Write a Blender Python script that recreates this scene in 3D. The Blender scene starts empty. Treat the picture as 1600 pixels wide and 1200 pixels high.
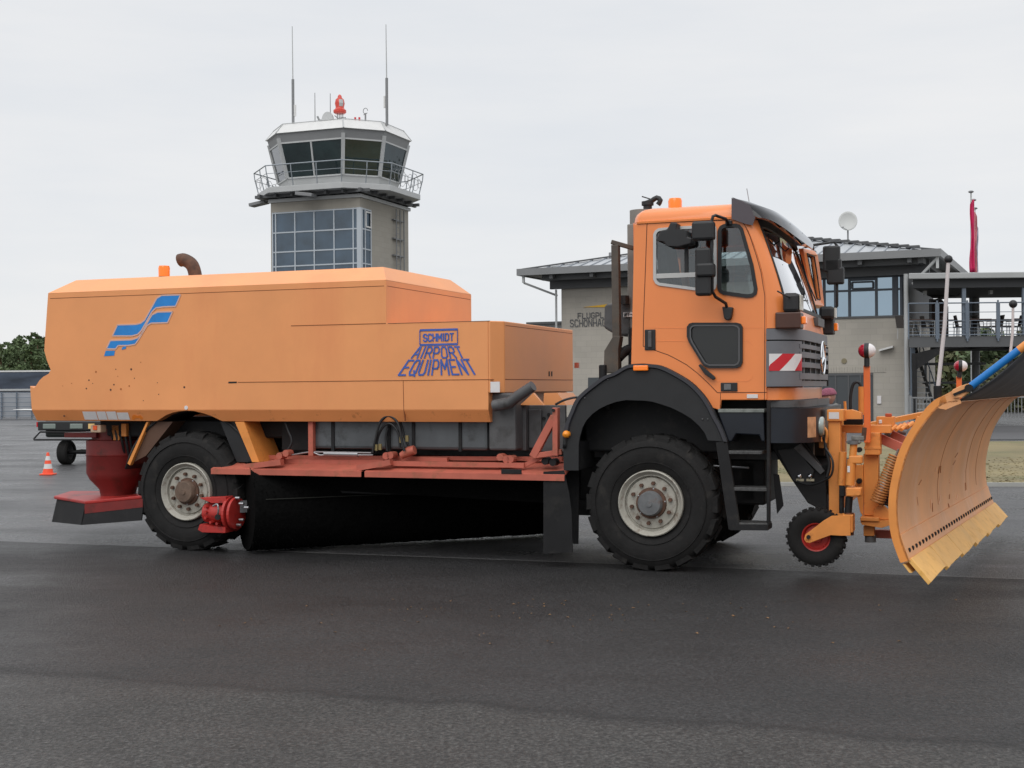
import bpy, bmesh, math, random
from math import sin, cos, pi, radians, sqrt
from mathutils import Vector as V, Matrix
from mathutils.geometry import tessellate_polygon
random.seed(7)
SC = bpy.context.scene
COL = SC.collection
# ------------------------------------------------------------------ camera
EYE = 1.67; FPX = 2008.0
p_, r_ = radians(.157), radians(.39)
FW = V((0, cos(p_), sin(p_))); UP0 = V((0, -sin(p_), cos(p_))); RT0 = V((1, 0, 0))
RT = cos(r_)*RT0 - sin(r_)*UP0; UP = sin(r_)*RT0 + cos(r_)*UP0
cd = bpy.data.cameras.new('camera'); cam = bpy.data.objects.new('camera', cd); COL.objects.link(cam)
cd.sensor_width = 36; cd.lens = FPX/1600*36; cd.clip_end = 3000; cd.clip_start = .05
mw = Matrix((RT, UP, -FW)).transposed().to_4x4(); mw.translation = V((0, 0, EYE)); cam.matrix_world = mw
SC.camera = cam
SC.view_settings.view_transform = 'Standard'; SC.view_settings.look = 'None'
SC.view_settings.exposure = 0.1; SC.view_settings.gamma = 1
SC.render.resolution_x = 1024; SC.render.resolution_y = 768
# ------------------------------------------------------------------ sky + sun (overcast)
wd = bpy.data.worlds.new('World'); SC.world = wd; wd.use_nodes = True
nt = wd.node_tree; nt.nodes.clear()
def nn(t, ty, **k):
    n = t.nodes.new(ty)
    for a, b in k.items():
        if a.startswith('i_'): n.inputs[a[2:].replace('_', ' ')].default_value = b
        else: setattr(n, a, b)
    return n
SUN_EL, SUN_AZ = radians(48), radians(200)      # azimuth clockwise from +Y: behind the camera, a little left
out = nn(nt, 'ShaderNodeOutputWorld'); bg = nn(nt, 'ShaderNodeBackground'); nt.links.new(bg.outputs[0], out.inputs[0])
sky = nn(nt, 'ShaderNodeTexSky', sky_type='NISHITA', sun_disc=False, sun_elevation=SUN_EL, sun_rotation=SUN_AZ)
tc = nn(nt, 'ShaderNodeTexCoord'); sp = nn(nt, 'ShaderNodeSeparateXYZ'); nt.links.new(tc.outputs['Generated'], sp.inputs[0])
rp = nn(nt, 'ShaderNodeValToRGB'); e = rp.color_ramp.elements
e[0].position = 0.0; e[0].color = (.775, .790, .808, 1); e[1].position = 1; e[1].color = (1.45, 1.48, 1.53, 1)
q = e.new(.30); q.color = (.785, .795, .810, 1)
nt.links.new(sp.outputs[2], rp.inputs[0])
mp = nn(nt, 'ShaderNodeMapping'); mp.inputs['Scale'].default_value = (1.6, 1.6, 9); nt.links.new(tc.outputs['Generated'], mp.inputs[0])
no = nn(nt, 'ShaderNodeTexNoise', i_Scale=1.7, i_Detail=5.0, i_Roughness=.55); nt.links.new(mp.outputs[0], no.inputs['Vector'])
mr = nn(nt, 'ShaderNodeValToRGB'); mr.color_ramp.elements[0].position = .3; mr.color_ramp.elements[0].color = (.93, .945, .965, 1)
mr.color_ramp.elements[1].position = .7; mr.color_ramp.elements[1].color = (1.045, 1.03, 1.015, 1)
nt.links.new(no.outputs[0], mr.inputs[0])
mx = nn(nt, 'ShaderNodeMix', data_type='RGBA', blend_type='MULTIPLY'); mx.inputs[0].default_value = 1
nt.links.new(rp.outputs[0], mx.inputs[6]); nt.links.new(mr.outputs[0], mx.inputs[7])
sc_ = nn(nt, 'ShaderNodeMix', data_type='RGBA', blend_type='MULTIPLY'); sc_.inputs[0].default_value = 1; sc_.inputs[7].default_value = (.1, .1, .1, 1)
nt.links.new(sky.outputs[0], sc_.inputs[6])
m2 = nn(nt, 'ShaderNodeMix', data_type='RGBA'); m2.inputs[0].default_value = .04
nt.links.new(mx.outputs[2], m2.inputs[6]); nt.links.new(sc_.outputs[2], m2.inputs[7]); nt.links.new(m2.outputs[2], bg.inputs[0])
bg.inputs[1].default_value = 1.0
sl = bpy.data.lights.new('sun', 'SUN'); sl.energy = 1.1; sl.angle = radians(50); sl.color = (1, .97, .92)
so = bpy.data.objects.new('sun', sl); COL.objects.link(so)
so.rotation_euler = (pi/2 - SUN_EL, 0, pi - SUN_AZ)
# ------------------------------------------------------------------ frames: a vertical plane system with u right/forward, v away, z up
def ray(x, y): return FPX*FW + (x-800)*RT - (y-600)*UP
class Frame:
    def __init__(s, ox, oy, deg):
        s.O = V((ox, oy, 0)); s.a = radians(deg); s.d = V((cos(s.a), -sin(s.a), 0)); s.w = V((sin(s.a), cos(s.a), 0))
    def S(s, x, y, v=0):
        q = ray(x, y); t = (v + s.O.dot(s.w))/q.dot(s.w); P = q*t + V((0, 0, EYE)) - s.O
        return V((P.dot(s.d), v, P.z))
    def F(s, x, y, u=0):
        q = ray(x, y); t = (u + s.O.dot(s.d))/q.dot(s.d); P = q*t + V((0, 0, EYE)) - s.O
        return V((u, P.dot(s.w), P.z))
def gnd(x, y, z=0):
    q = ray(x, y); t = (z-EYE)/q.z; return V((q.x*t, q.y*t, z))
def at(x, y, Y):
    q = ray(x, y); t = Y/q.y; return V((q.x*t, Y, EYE+q.z*t))
# ------------------------------------------------------------------ materials
MATS = {}
def mat(name, col, rough=.6, metal=0, var=0, vscale=3, dirt=None, dirtamt=0, dscale=2, bump=0, bscale=60, spec=.5, coat=0, streak=False, emit=None):
    if name in MATS: return MATS[name]
    m = bpy.data.materials.new(name); m.use_nodes = True; t = m.node_tree; b = t.nodes['Principled BSDF']
    c = tuple(col)+(1,) if len(col) == 3 else col
    b.inputs['Base Color'].default_value = c; b.inputs['Roughness'].default_value = rough; b.inputs['Metallic'].default_value = metal
    b.inputs['Specular IOR Level'].default_value = spec; b.inputs['Coat Weight'].default_value = coat
    tc = nn(t, 'ShaderNodeTexCoord'); src = None
    if var:
        n = nn(t, 'ShaderNodeTexNoise', i_Scale=vscale, i_Detail=6.0, i_Roughness=.6); t.links.new(tc.outputs['Object'], n.inputs['Vector'])
        r = nn(t, 'ShaderNodeValToRGB'); r.color_ramp.elements[0].position = .3; r.color_ramp.elements[1].position = .7
        r.color_ramp.elements[0].color = tuple(x*(1-var) for x in c[:3])+(1,); r.color_ramp.elements[1].color = tuple(min(1, x*(1+var)) for x in c[:3])+(1,)
        t.links.new(n.outputs[0], r.inputs[0]); src = r.outputs[0]
        rr = nn(t, 'ShaderNodeMapRange'); rr.inputs[3].default_value = max(0, rough-.08); rr.inputs[4].default_value = min(1, rough+.12)
        t.links.new(n.outputs[0], rr.inputs[0]); t.links.new(rr.outputs[0], b.inputs['Roughness'])
    if dirt:
        mp = nn(t, 'ShaderNodeMapping'); mp.inputs['Scale'].default_value = (1, 1, .25) if streak else (1, 1, 1)
        t.links.new(tc.outputs['Object'], mp.inputs[0])
        n = nn(t, 'ShaderNodeTexNoise', i_Scale=dscale, i_Detail=9.0, i_Roughness=.68); t.links.new(mp.outputs[0], n.inputs['Vector'])
        r = nn(t, 'ShaderNodeValToRGB'); r.color_ramp.elements[0].position = .60-.22*dirtamt; r.color_ramp.elements[1].position = .78-.1*dirtamt
        r.color_ramp.elements[0].color = (0, 0, 0, 1); r.color_ramp.elements[1].color = (1, 1, 1, 1); t.links.new(n.outputs[0], r.inputs[0])
        x = nn(t, 'ShaderNodeMix', data_type='RGBA'); x.inputs[7].default_value = tuple(dirt)+(1,); x.inputs[6].default_value = c
        t.links.new(r.outputs[0], x.inputs[0])
        if src: t.links.new(src, x.inputs[6])
        src = x.outputs[2]
    if src: t.links.new(src, b.inputs['Base Color'])
    if bump:
        n = nn(t, 'ShaderNodeTexNoise', i_Scale=bscale, i_Detail=3.0); t.links.new(tc.outputs['Object'], n.inputs['Vector'])
        bp = nn(t, 'ShaderNodeBump', i_Strength=bump, i_Distance=.01); t.links.new(n.outputs[0], bp.inputs['Height']); t.links.new(bp.outputs[0], b.inputs['Normal'])
    if emit: b.inputs['Emission Color'].default_value = tuple(emit)+(1,); b.inputs['Emission Strength'].default_value = 1
    MATS[name] = m; return m
def glass(name, tint=(.75, .8, .8), refl=1.0, rough=.02):
    m = bpy.data.materials.new(name); m.use_nodes = True; t = m.node_tree; t.nodes.clear()
    o = nn(t, 'ShaderNodeOutputMaterial'); g = nn(t, 'ShaderNodeBsdfGlossy'); g.inputs['Roughness'].default_value = rough; g.inputs['Color'].default_value = (.95, .97, 1, 1)
    tr = nn(t, 'ShaderNodeBsdfTransparent'); tr.inputs[0].default_value = tuple(tint)+(1,)
    fr = nn(t, 'ShaderNodeFresnel', i_IOR=1.5); mu = nn(t, 'ShaderNodeMath', operation='MULTIPLY'); mu.inputs[1].default_value = refl; mu.use_clamp = True
    mi = nn(t, 'ShaderNodeMixShader'); t.links.new(fr.outputs[0], mu.inputs[0]); t.links.new(mu.outputs[0], mi.inputs[0])
    t.links.new(tr.outputs[0], mi.inputs[1]); t.links.new(g.outputs[0], mi.inputs[2]); t.links.new(mi.outputs[0], o.inputs[0]); MATS[name] = m; return m
def coated(name, base, refl, tint=(.8, .88, .95), rough=.03, wav=.0):     # reflective architectural glazing; noise in the base colour imitates varied reflections
    m = bpy.data.materials.new(name); m.use_nodes = True; t = m.node_tree; t.nodes.clear()
    o = nn(t, 'ShaderNodeOutputMaterial'); g = nn(t, 'ShaderNodeBsdfGlossy'); g.inputs['Roughness'].default_value = rough; g.inputs['Color'].default_value = tuple(tint)+(1,)
    d = nn(t, 'ShaderNodeBsdfDiffuse'); tc = nn(t, 'ShaderNodeTexCoord'); n = nn(t, 'ShaderNodeTexNoise', i_Scale=.9, i_Detail=3.0)
    t.links.new(tc.outputs['Object'], n.inputs['Vector']); r = nn(t, 'ShaderNodeValToRGB'); r.color_ramp.elements[0].position = .35; r.color_ramp.elements[1].position = .7
    r.color_ramp.elements[0].color = tuple(x*.6 for x in base)+(1,); r.color_ramp.elements[1].color = tuple(x*1.5 for x in base)+(1,)
    t.links.new(n.outputs[0], r.inputs[0]); t.links.new(r.outputs[0], d.inputs[0])
    mi = nn(t, 'ShaderNodeMixShader'); mi.inputs[0].default_value = refl
    bp = nn(t, 'ShaderNodeBump', i_Strength=wav, i_Distance=.2); t.links.new(n.outputs[0], bp.inputs['Height']); t.links.new(bp.outputs[0], g.inputs['Normal'])
    t.links.new(d.outputs[0], mi.inputs[1]); t.links.new(g.outputs[0], mi.inputs[2]); t.links.new(mi.outputs[0], o.inputs[0]); MATS[name] = m; return m
OR = mat('body_orange', (.77, .315, .118), .42, var=.07, vscale=1.1, dirt=(.72, .265, .10), dirtamt=.3, dscale=.8, streak=True, bump=.25, bscale=1.6)
ORR = mat('speckled_orange', (.75, .28, .095), .45, var=.07, vscale=1.5, dirt=(.25, .09, .03), dirtamt=.08, dscale=9)
CO = mat('cab_orange', (.82, .245, .066), .32, var=.05, vscale=1.3, coat=.3)
PO = mat('plough_orange', (.74, .275, .06), .5, var=.12, vscale=4, dirt=(.30, .10, .03), dirtamt=.12, dscale=8)
BL = mat('blade_orange', (.72, .33, .13), .5, var=.14, vscale=1.6, dirt=(.76, .43, .25), dirtamt=.35, dscale=1.8, streak=True)
YE = mat('cutting_edge_yellow', (.80, .45, .13), .6, var=.10, vscale=3, dirt=(.60, .30, .05), dirtamt=.35, dscale=9)
RD = mat('faded_red', (.45, .115, .075), .55, var=.14, vscale=4, dirt=(.24, .10, .05), dirtamt=.32, dscale=7)
RDB = mat('bright_red', (.42, .028, .022), .45, var=.1, vscale=5, dirt=(.08, .02, .02), dirtamt=.2, dscale=10)
RDK = mat('dark_red', (.17, .015, .013), .5, var=.15, vscale=4, dirt=(.05, .015, .01), dirtamt=.35, dscale=6)
BK = mat('black_plastic', (.012, .0125, .014), .5, var=.2, vscale=6)
BKM = mat('black_steel', (.009, .009, .010), .6, var=.3, vscale=5, dirt=(.03, .027, .024), dirtamt=.25, spec=.35, dscale=7)
NAVY = mat('navy_bumper', (.007, .010, .017), .35, var=.2, vscale=5)
RUB = mat('tyre_rubber', (.0125, .012, .012), .8, spec=.3, var=.3, vscale=9, dirt=(.034, .031, .028), dirtamt=.25, dscale=6, bump=.3, bscale=40)
RUBF = mat('rubber_flap', (.012, .012, .013), .75, spec=.3, var=.3, vscale=5, dirt=(.026, .025, .024), dirtamt=.3, dscale=4)
BRI = mat('brush_bristle', (.0045, .0045, .0045), .95, spec=.05, var=.4, vscale=30)
CGY = mat('chassis_grey', (.085, .085, .088), .5, var=.2, vscale=3, dirt=(.03, .028, .026), dirtamt=.4, dscale=5)
TGY = mat('tank_grey', (.10, .108, .115), .35, metal=.3, var=.2, vscale=3, dirt=(.035, .035, .035), dirtamt=.35, dscale=4)
GGY = mat('grille_grey', (.14, .145, .16), .5, var=.08, vscale=4)
RIM = mat('rim_paint', (.36, .345, .30), .45, var=.1, vscale=10, dirt=(.10, .05, .025), dirtamt=.32, dscale=14)
RUST = mat('rust', (.09, .045, .028), .75, var=.4, vscale=18)
HUB = mat('hub_grey', (.13, .135, .14), .5, var=.2, vscale=14, dirt=(.10, .05, .03), dirtamt=.3, dscale=14)
HUBR = mat('hub_brown', (.13, .085, .06), .6, var=.3, vscale=14)
STL = mat('steel', (.35, .35, .36), .35, metal=.8, var=.1, vscale=8)
CHR = mat('chrome', (.75, .76, .78), .08, metal=1)
WH = mat('white_paint', (.62, .62, .61), .5, var=.05, vscale=3)
WHS = mat('white_sticker', (.68, .66, .66), .5, var=.06, vscale=12)
REDS = mat('reflective_red', (.52, .012, .022), .35)
BLUE = mat('logo_blue', (.015, .21, .58), .5, var=.12, vscale=8)
BLUD = mat('lettering_blue', (.05, .11, .40), .5, var=.2, vscale=9)
BLUT = mat('tube_blue', (.01, .17, .50), .4)
AMB = mat('amber_lens', (.95, .22, .01), .2, coat=.5, emit=(.12, .02, 0))
SMOK = glass('smoked_acrylic', (.035, .03, .038), .9)
GL = glass('cab_glass', (.80, .85, .85), 1.8)
WGL = glass('windscreen_glass', (.10, .115, .12), 2.4)
BRK = None
def brick(name, a, b, mort, sx=.25, sy=.075, rough=.85):
    m = bpy.data.materials.new(name); m.use_nodes = True; t = m.node_tree; bs = t.nodes['Principled BSDF']; bs.inputs['Roughness'].default_value = rough
    tc = nn(t, 'ShaderNodeTexCoord'); s = nn(t, 'ShaderNodeSeparateXYZ'); ad = nn(t, 'ShaderNodeMath', operation='ADD'); c = nn(t, 'ShaderNodeCombineXYZ')
    t.links.new(tc.outputs['Object'], s.inputs[0]); t.links.new(s.outputs[0], ad.inputs[0]); t.links.new(s.outputs[1], ad.inputs[1])
    t.links.new(ad.outputs[0], c.inputs[0]); t.links.new(s.outputs[2], c.inputs[1])
    k = nn(t, 'ShaderNodeTexBrick', i_Scale=1.0); k.inputs['Color1'].default_value = a+(1,); k.inputs['Color2'].default_value = b+(1,); k.inputs['Mortar'].default_value = mort+(1,)
    k.inputs['Brick Width'].default_value = sx; k.inputs['Row Height'].default_value = sy; k.inputs['Mortar Size'].default_value = .006
    t.links.new(c.outputs[0], k.inputs['Vector'])
    n = nn(t, 'ShaderNodeTexNoise', i_Scale=.5, i_Detail=6.0); t.links.new(tc.outputs['Object'], n.inputs['Vector'])
    r = nn(t, 'ShaderNodeValToRGB'); r.color_ramp.elements[0].color = (.8, .8, .8, 1); r.color_ramp.elements[1].color = (1.15, 1.13, 1.1, 1); t.links.new(n.outputs[0], r.inputs[0])
    x = nn(t, 'ShaderNodeMix', data_type='RGBA', blend_type='MULTIPLY'); x.inputs[0].default_value = 1
    t.links.new(k.outputs[0], x.inputs[6]); t.links.new(r.outputs[0], x.inputs[7]); t.links.new(x.outputs[2], bs.inputs['Base Color']); MATS[name] = m; return m
BR = brick('sand_brick', (.41, .385, .345), (.38, .36, .32), (.33, .315, .29), .5, .25)
BRT = brick('tower_brick', (.36, .34, .30), (.335, .315, .275), (.29, .275, .25), .5, .25)
DGM = mat('dark_grey_metal', (.085, .088, .092), .5, var=.08, vscale=1)
MGM = mat('mid_grey_metal', (.20, .205, .21), .5, var=.06, vscale=1)
LGM = mat('light_grey_metal', (.42, .43, .43), .45, var=.05, vscale=1)
BGM = mat('blue_grey_steel', (.13, .16, .20), .45, var=.08, vscale=2)
FRM = mat('window_frame_dark', (.045, .055, .07), .5)
ROOFM = mat('roof_sheet', (.42, .44, .46), .35, metal=.3, var=.06, vscale=.6)
TGL = coated('tower_glazing', (.010, .020, .020), .10, wav=.1)
CGL = coated('curtain_wall_glazing', (.026, .046, .070), .10, (.8, .9, 1))
BGL = coated('terminal_glazing', (.03, .06, .08), .50, (.62, .78, .92), wav=.0)
# ------------------------------------------------------------------ mesh builder
class MB:
    def __init__(s): s.v = []; s.f = []
    def add(s, vs, fs):
        n = len(s.v); s.v += [V(x) for x in vs]; s.f += [tuple(n+i for i in f) for f in fs]; return s
    def box(s, c, d, rot=None):
        c = V(c); P = [V((x*d[0]/2, y*d[1]/2, z*d[2]/2)) for x in (-1, 1) for y in (-1, 1) for z in (-1, 1)]
        if rot: P = [rot @ p for p in P]
        return s.add([c+p for p in P], [(0, 1, 3, 2), (4, 6, 7, 5), (0, 4, 5, 1), (2, 3, 7, 6), (0, 2, 6, 4), (1, 5, 7, 3)])
    def bb(s, a, b):
        return s.box([(a[i]+b[i])/2 for i in range(3)], [abs(a[i]-b[i]) for i in range(3)])
    def beam(s, p, q, w, h, up=V((0, 0, 1))):
        p, q = V(p), V(q); d = (q-p).normalized()
        if abs(d.dot(up)) > .98: up = V((0, 1, 0))
        x = d.cross(up).normalized(); y = x.cross(d)
        P = [e+x*a*w/2+y*b*h/2 for e in (p, q) for a, b in ((-1, -1), (1, -1), (1, 1), (-1, 1))]
        return s.add(P, [(3, 2, 1, 0), (4, 5, 6, 7)]+[(i, (i+1) % 4, (i+1) % 4+4, i+4) for i in range(4)])
    def tube(s, path, r, n=10, cap=True):
        path = [V(p) for p in path]; m = len(path); rs = r if isinstance(r, (list, tuple)) else [r]*m
        T = [(path[min(i+1, m-1)]-path[max(i-1, 0)]).normalized() for i in range(m)]
        up = V((0, 0, 1)) if abs(T[0].z) < .9 else V((1, 0, 0)); x = T[0].cross(up).normalized(); R = []
        for i in range(m):
            x = (x-T[i]*x.dot(T[i])).normalized(); y = T[i].cross(x)
            R += [path[i]+(x*cos(2*pi*k/n)+y*sin(2*pi*k/n))*rs[i] for k in range(n)]
        F = [(i*n+k, i*n+(k+1) % n, (i+1)*n+(k+1) % n, (i+1)*n+k) for i in range(m-1) for k in range(n)]
        if cap: F += [tuple(range(n))[::-1], tuple((m-1)*n+k for k in range(n))]
        return s.add(R, F)
    def cyl(s, p, q, r, n=16, r2=None): return s.tube([p, q], [r, r if r2 is None else r2], n)
    def lathe(s, prof, n=48, o=(0, 0, 0), axis='y', a0=0, a1=2*pi):
        o = V(o); full = abs(a1-a0-2*pi) < 1e-6; k_ = n if full else n+1; P = []
        for r, h in prof:
            for k in range(k_):
                a = a0+(a1-a0)*k/n; c, d = r*cos(a), r*sin(a)
                P.append(o+(V((c, h, d)) if axis == 'y' else V((c, d, h)) if axis == 'z' else V((h, c, d))))
        F = [(i*k_+k, i*k_+(k+1) % k_, (i+1)*k_+(k+1) % k_, (i+1)*k_+k) for i in range(len(prof)-1) for k in range(n if full else n)]
        return s.add(P, F)
    def ball(s, c, r, n=14, sc=(1, 1, 1)):
        pr = [(max(1e-4, sin(pi*i/n)), -cos(pi*i/n)) for i in range(n+1)]; m = MB().lathe(pr, n*2, axis='z')
        return s.add([V(c)+V((p.x*r*sc[0], p.y*r*sc[1], p.z*r*sc[2])) for p in m.v], m.f)
    def prism(s, poly, vec, holes=()):
        vec = V(vec); loops = [[V(p) for p in poly]]+[[V(p) for p in h] for h in holes]
        flat = [p for l in loops for p in l]; n = len(flat); tr = tessellate_polygon(loops)
        F = [tuple(t) for t in tr]+[tuple(i+n for i in t)[::-1] for t in tr]; b = 0
        for l in loops:
            m = len(l); F += [(b+i, b+(i+1) % m, b+(i+1) % m+n, b+i+n) for i in range(m)]; b += m
        return s.add(flat+[p+vec for p in flat], F)
    def grid(s, rows, closed=False):
        n = len(rows[0]); F = []
        for i in range(len(rows)-1):
            for k in range(n if closed else n-1): F.append((i*n+k, i*n+(k+1) % n, (i+1)*n+(k+1) % n, (i+1)*n+k))
        return s.add([p for r in rows for p in r], F)
    def build(s, name, m, parent=None, bevel=0, smooth=None, solid=0, loc=None, recalc=True):
        me = bpy.data.meshes.new(name); me.from_pydata([tuple(p) for p in s.v], [], s.f); me.materials.append(m)
        b = bmesh.new(); b.from_mesh(me); bmesh.ops.remove_doubles(b, verts=b.verts, dist=1e-5)
        if recalc: bmesh.ops.recalc_face_normals(b, faces=b.faces)
        if smooth is not None:
            for f in b.faces: f.smooth = True
            for ed in b.edges:
                if len(ed.link_faces) == 2 and ed.calc_face_angle(0) > radians(smooth): ed.smooth = False
        b.to_mesh(me); b.free()
        o = bpy.data.objects.new(name, me); COL.objects.link(o)
        if parent: o.parent = parent
        if loc is not None: o.location = loc
        if solid: k = o.modifiers.new('solid', 'SOLIDIFY'); k.thickness = solid
        if bevel: k = o.modifiers.new('bevel', 'BEVEL'); k.width = bevel; k.segments = 2; k.limit_method = 'ANGLE'; k.angle_limit = radians(35)
        return o
def tag(o, label=None, cat=None, group=None, kind=None):
    if label: o['label'] = label
    if cat: o['category'] = cat
    if group: o['group'] = group
    if kind: o['kind'] = kind
    return o
def thing(name, label, cat, loc=(0, 0, 0), rz=0, group=None):
    o = bpy.data.objects.new(name, None); COL.objects.link(o); o.location = loc; o.rotation_euler = (0, 0, rz); o.empty_display_size = .2
    return tag(o, label, cat, group)
def copy_tree(o, parent=None):
    c = o.copy(); COL.objects.link(c)
    if parent: c.parent = parent
    for ch in list(o.children):
        copy_tree(ch, c)
    return c
GLY = {'A': ([(0, 0), (.38, 1), (.62, 1), (1, 0)], [(.13, .34), (.87, .34)]), 'C': ([(1, .82), (.8, 1), (.2, 1), (0, .82), (0, .18), (.2, 0), (.8, 0), (1, .18)],), 'D': ([(0, 0), (0, 1), (.7, 1), (1, .78), (1, .22), (.7, 0), (0, 0)],),
 'E': ([(1, 1), (0, 1), (0, 0), (1, 0)], [(0, .52), (.8, .52)]), 'F': ([(1, 1), (0, 1), (0, 0)], [(0, .52), (.8, .52)]), 'G': ([(1, .82), (.8, 1), (.2, 1), (0, .82), (0, .18), (.2, 0), (.8, 0), (1, .18), (1, .45), (.55, .45)],),
 'H': ([(0, 0), (0, 1)], [(1, 0), (1, 1)], [(0, .5), (1, .5)]), 'I': ([(.5, 0), (.5, 1)],), 'L': ([(0, 1), (0, 0), (1, 0)],), 'M': ([(0, 0), (0, 1), (.5, .38), (1, 1), (1, 0)],), 'N': ([(0, 0), (0, 1), (1, 0), (1, 1)],),
 'O': ([(.2, 0), (0, .18), (0, .82), (.2, 1), (.8, 1), (1, .82), (1, .18), (.8, 0), (.2, 0)],), 'P': ([(0, 0), (0, 1), (.75, 1), (1, .84), (1, .58), (.75, .42), (0, .42)],), 'Q': ([(.2, 0), (0, .18), (0, .82), (.2, 1), (.8, 1), (1, .82), (1, .18), (.8, 0), (.2, 0)], [(.6, .28), (1.05, -.08)]),
 'R': ([(0, 0), (0, 1), (.75, 1), (1, .84), (1, .6), (.75, .46), (0, .46)], [(.5, .46), (1, 0)]), 'S': ([(1, .84), (.8, 1), (.2, 1), (0, .84), (0, .66), (.2, .53), (.8, .47), (1, .34), (1, .16), (.8, 0), (.2, 0), (0, .16)],),
 'T': ([(.5, 0), (.5, 1)], [(0, 1), (1, 1)]), 'U': ([(0, 1), (0, .18), (.2, 0), (.8, 0), (1, .18), (1, 1)],), 'Z': ([(0, 1), (1, 1), (0, 0), (1, 0)],), '-': ([(.1, .5), (.9, .5)],), '4': ([(.75, 0), (.75, 1), (0, .3), (1, .3)],),
 '\u00d6': ([(.2, 0), (0, .18), (0, .72), (.2, .88), (.8, .88), (1, .72), (1, .18), (.8, 0), (.2, 0)], [(.22, 1.0), (.22, 1.12)], [(.78, 1.0), (.78, 1.12)])}
def textmesh(body, fn, w=.02, gap=.50):
    W = [.22 if c == 'I' else 1.2 if c == 'M' else 1 for c in body]; tot = sum(W)+gap*(len(body)-1); x = 0; m = MB(); k = 0
    for c, wd_ in zip(body, W):
        for pl in GLY[c]:
            q = [fn((x+px*wd_)/tot, py) for px, py in pl]
            for a, b in zip(q, q[1:]):
                d = (b-a).normalized()*w*.42; k += 1; o = V((0, -.0004*(k % 5), 0)); m.beam(a-d+o, b+d+o, w, .003, up=V((0, 1, 0)))
        x += wd_+gap
    return m
def lerp(a, b, t): return a+(b-a)*t
def bez(pts, n=24):      # Catmull-Rom through points
    pts = [V(p) for p in pts]; P = [pts[0]]+pts+[pts[-1]]; o = []
    seg = len(pts)-1; k = max(2, n//seg)
    for i in range(seg):
        a, b, c, d = P[i:i+4]
        for j in range(k):
            t = j/k; o.append(.5*((2*b)+(c-a)*t+(2*a-5*b+4*c-d)*t*t+(3*b-a-3*c+d)*t**3))
    return o+[pts[-1]]
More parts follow.
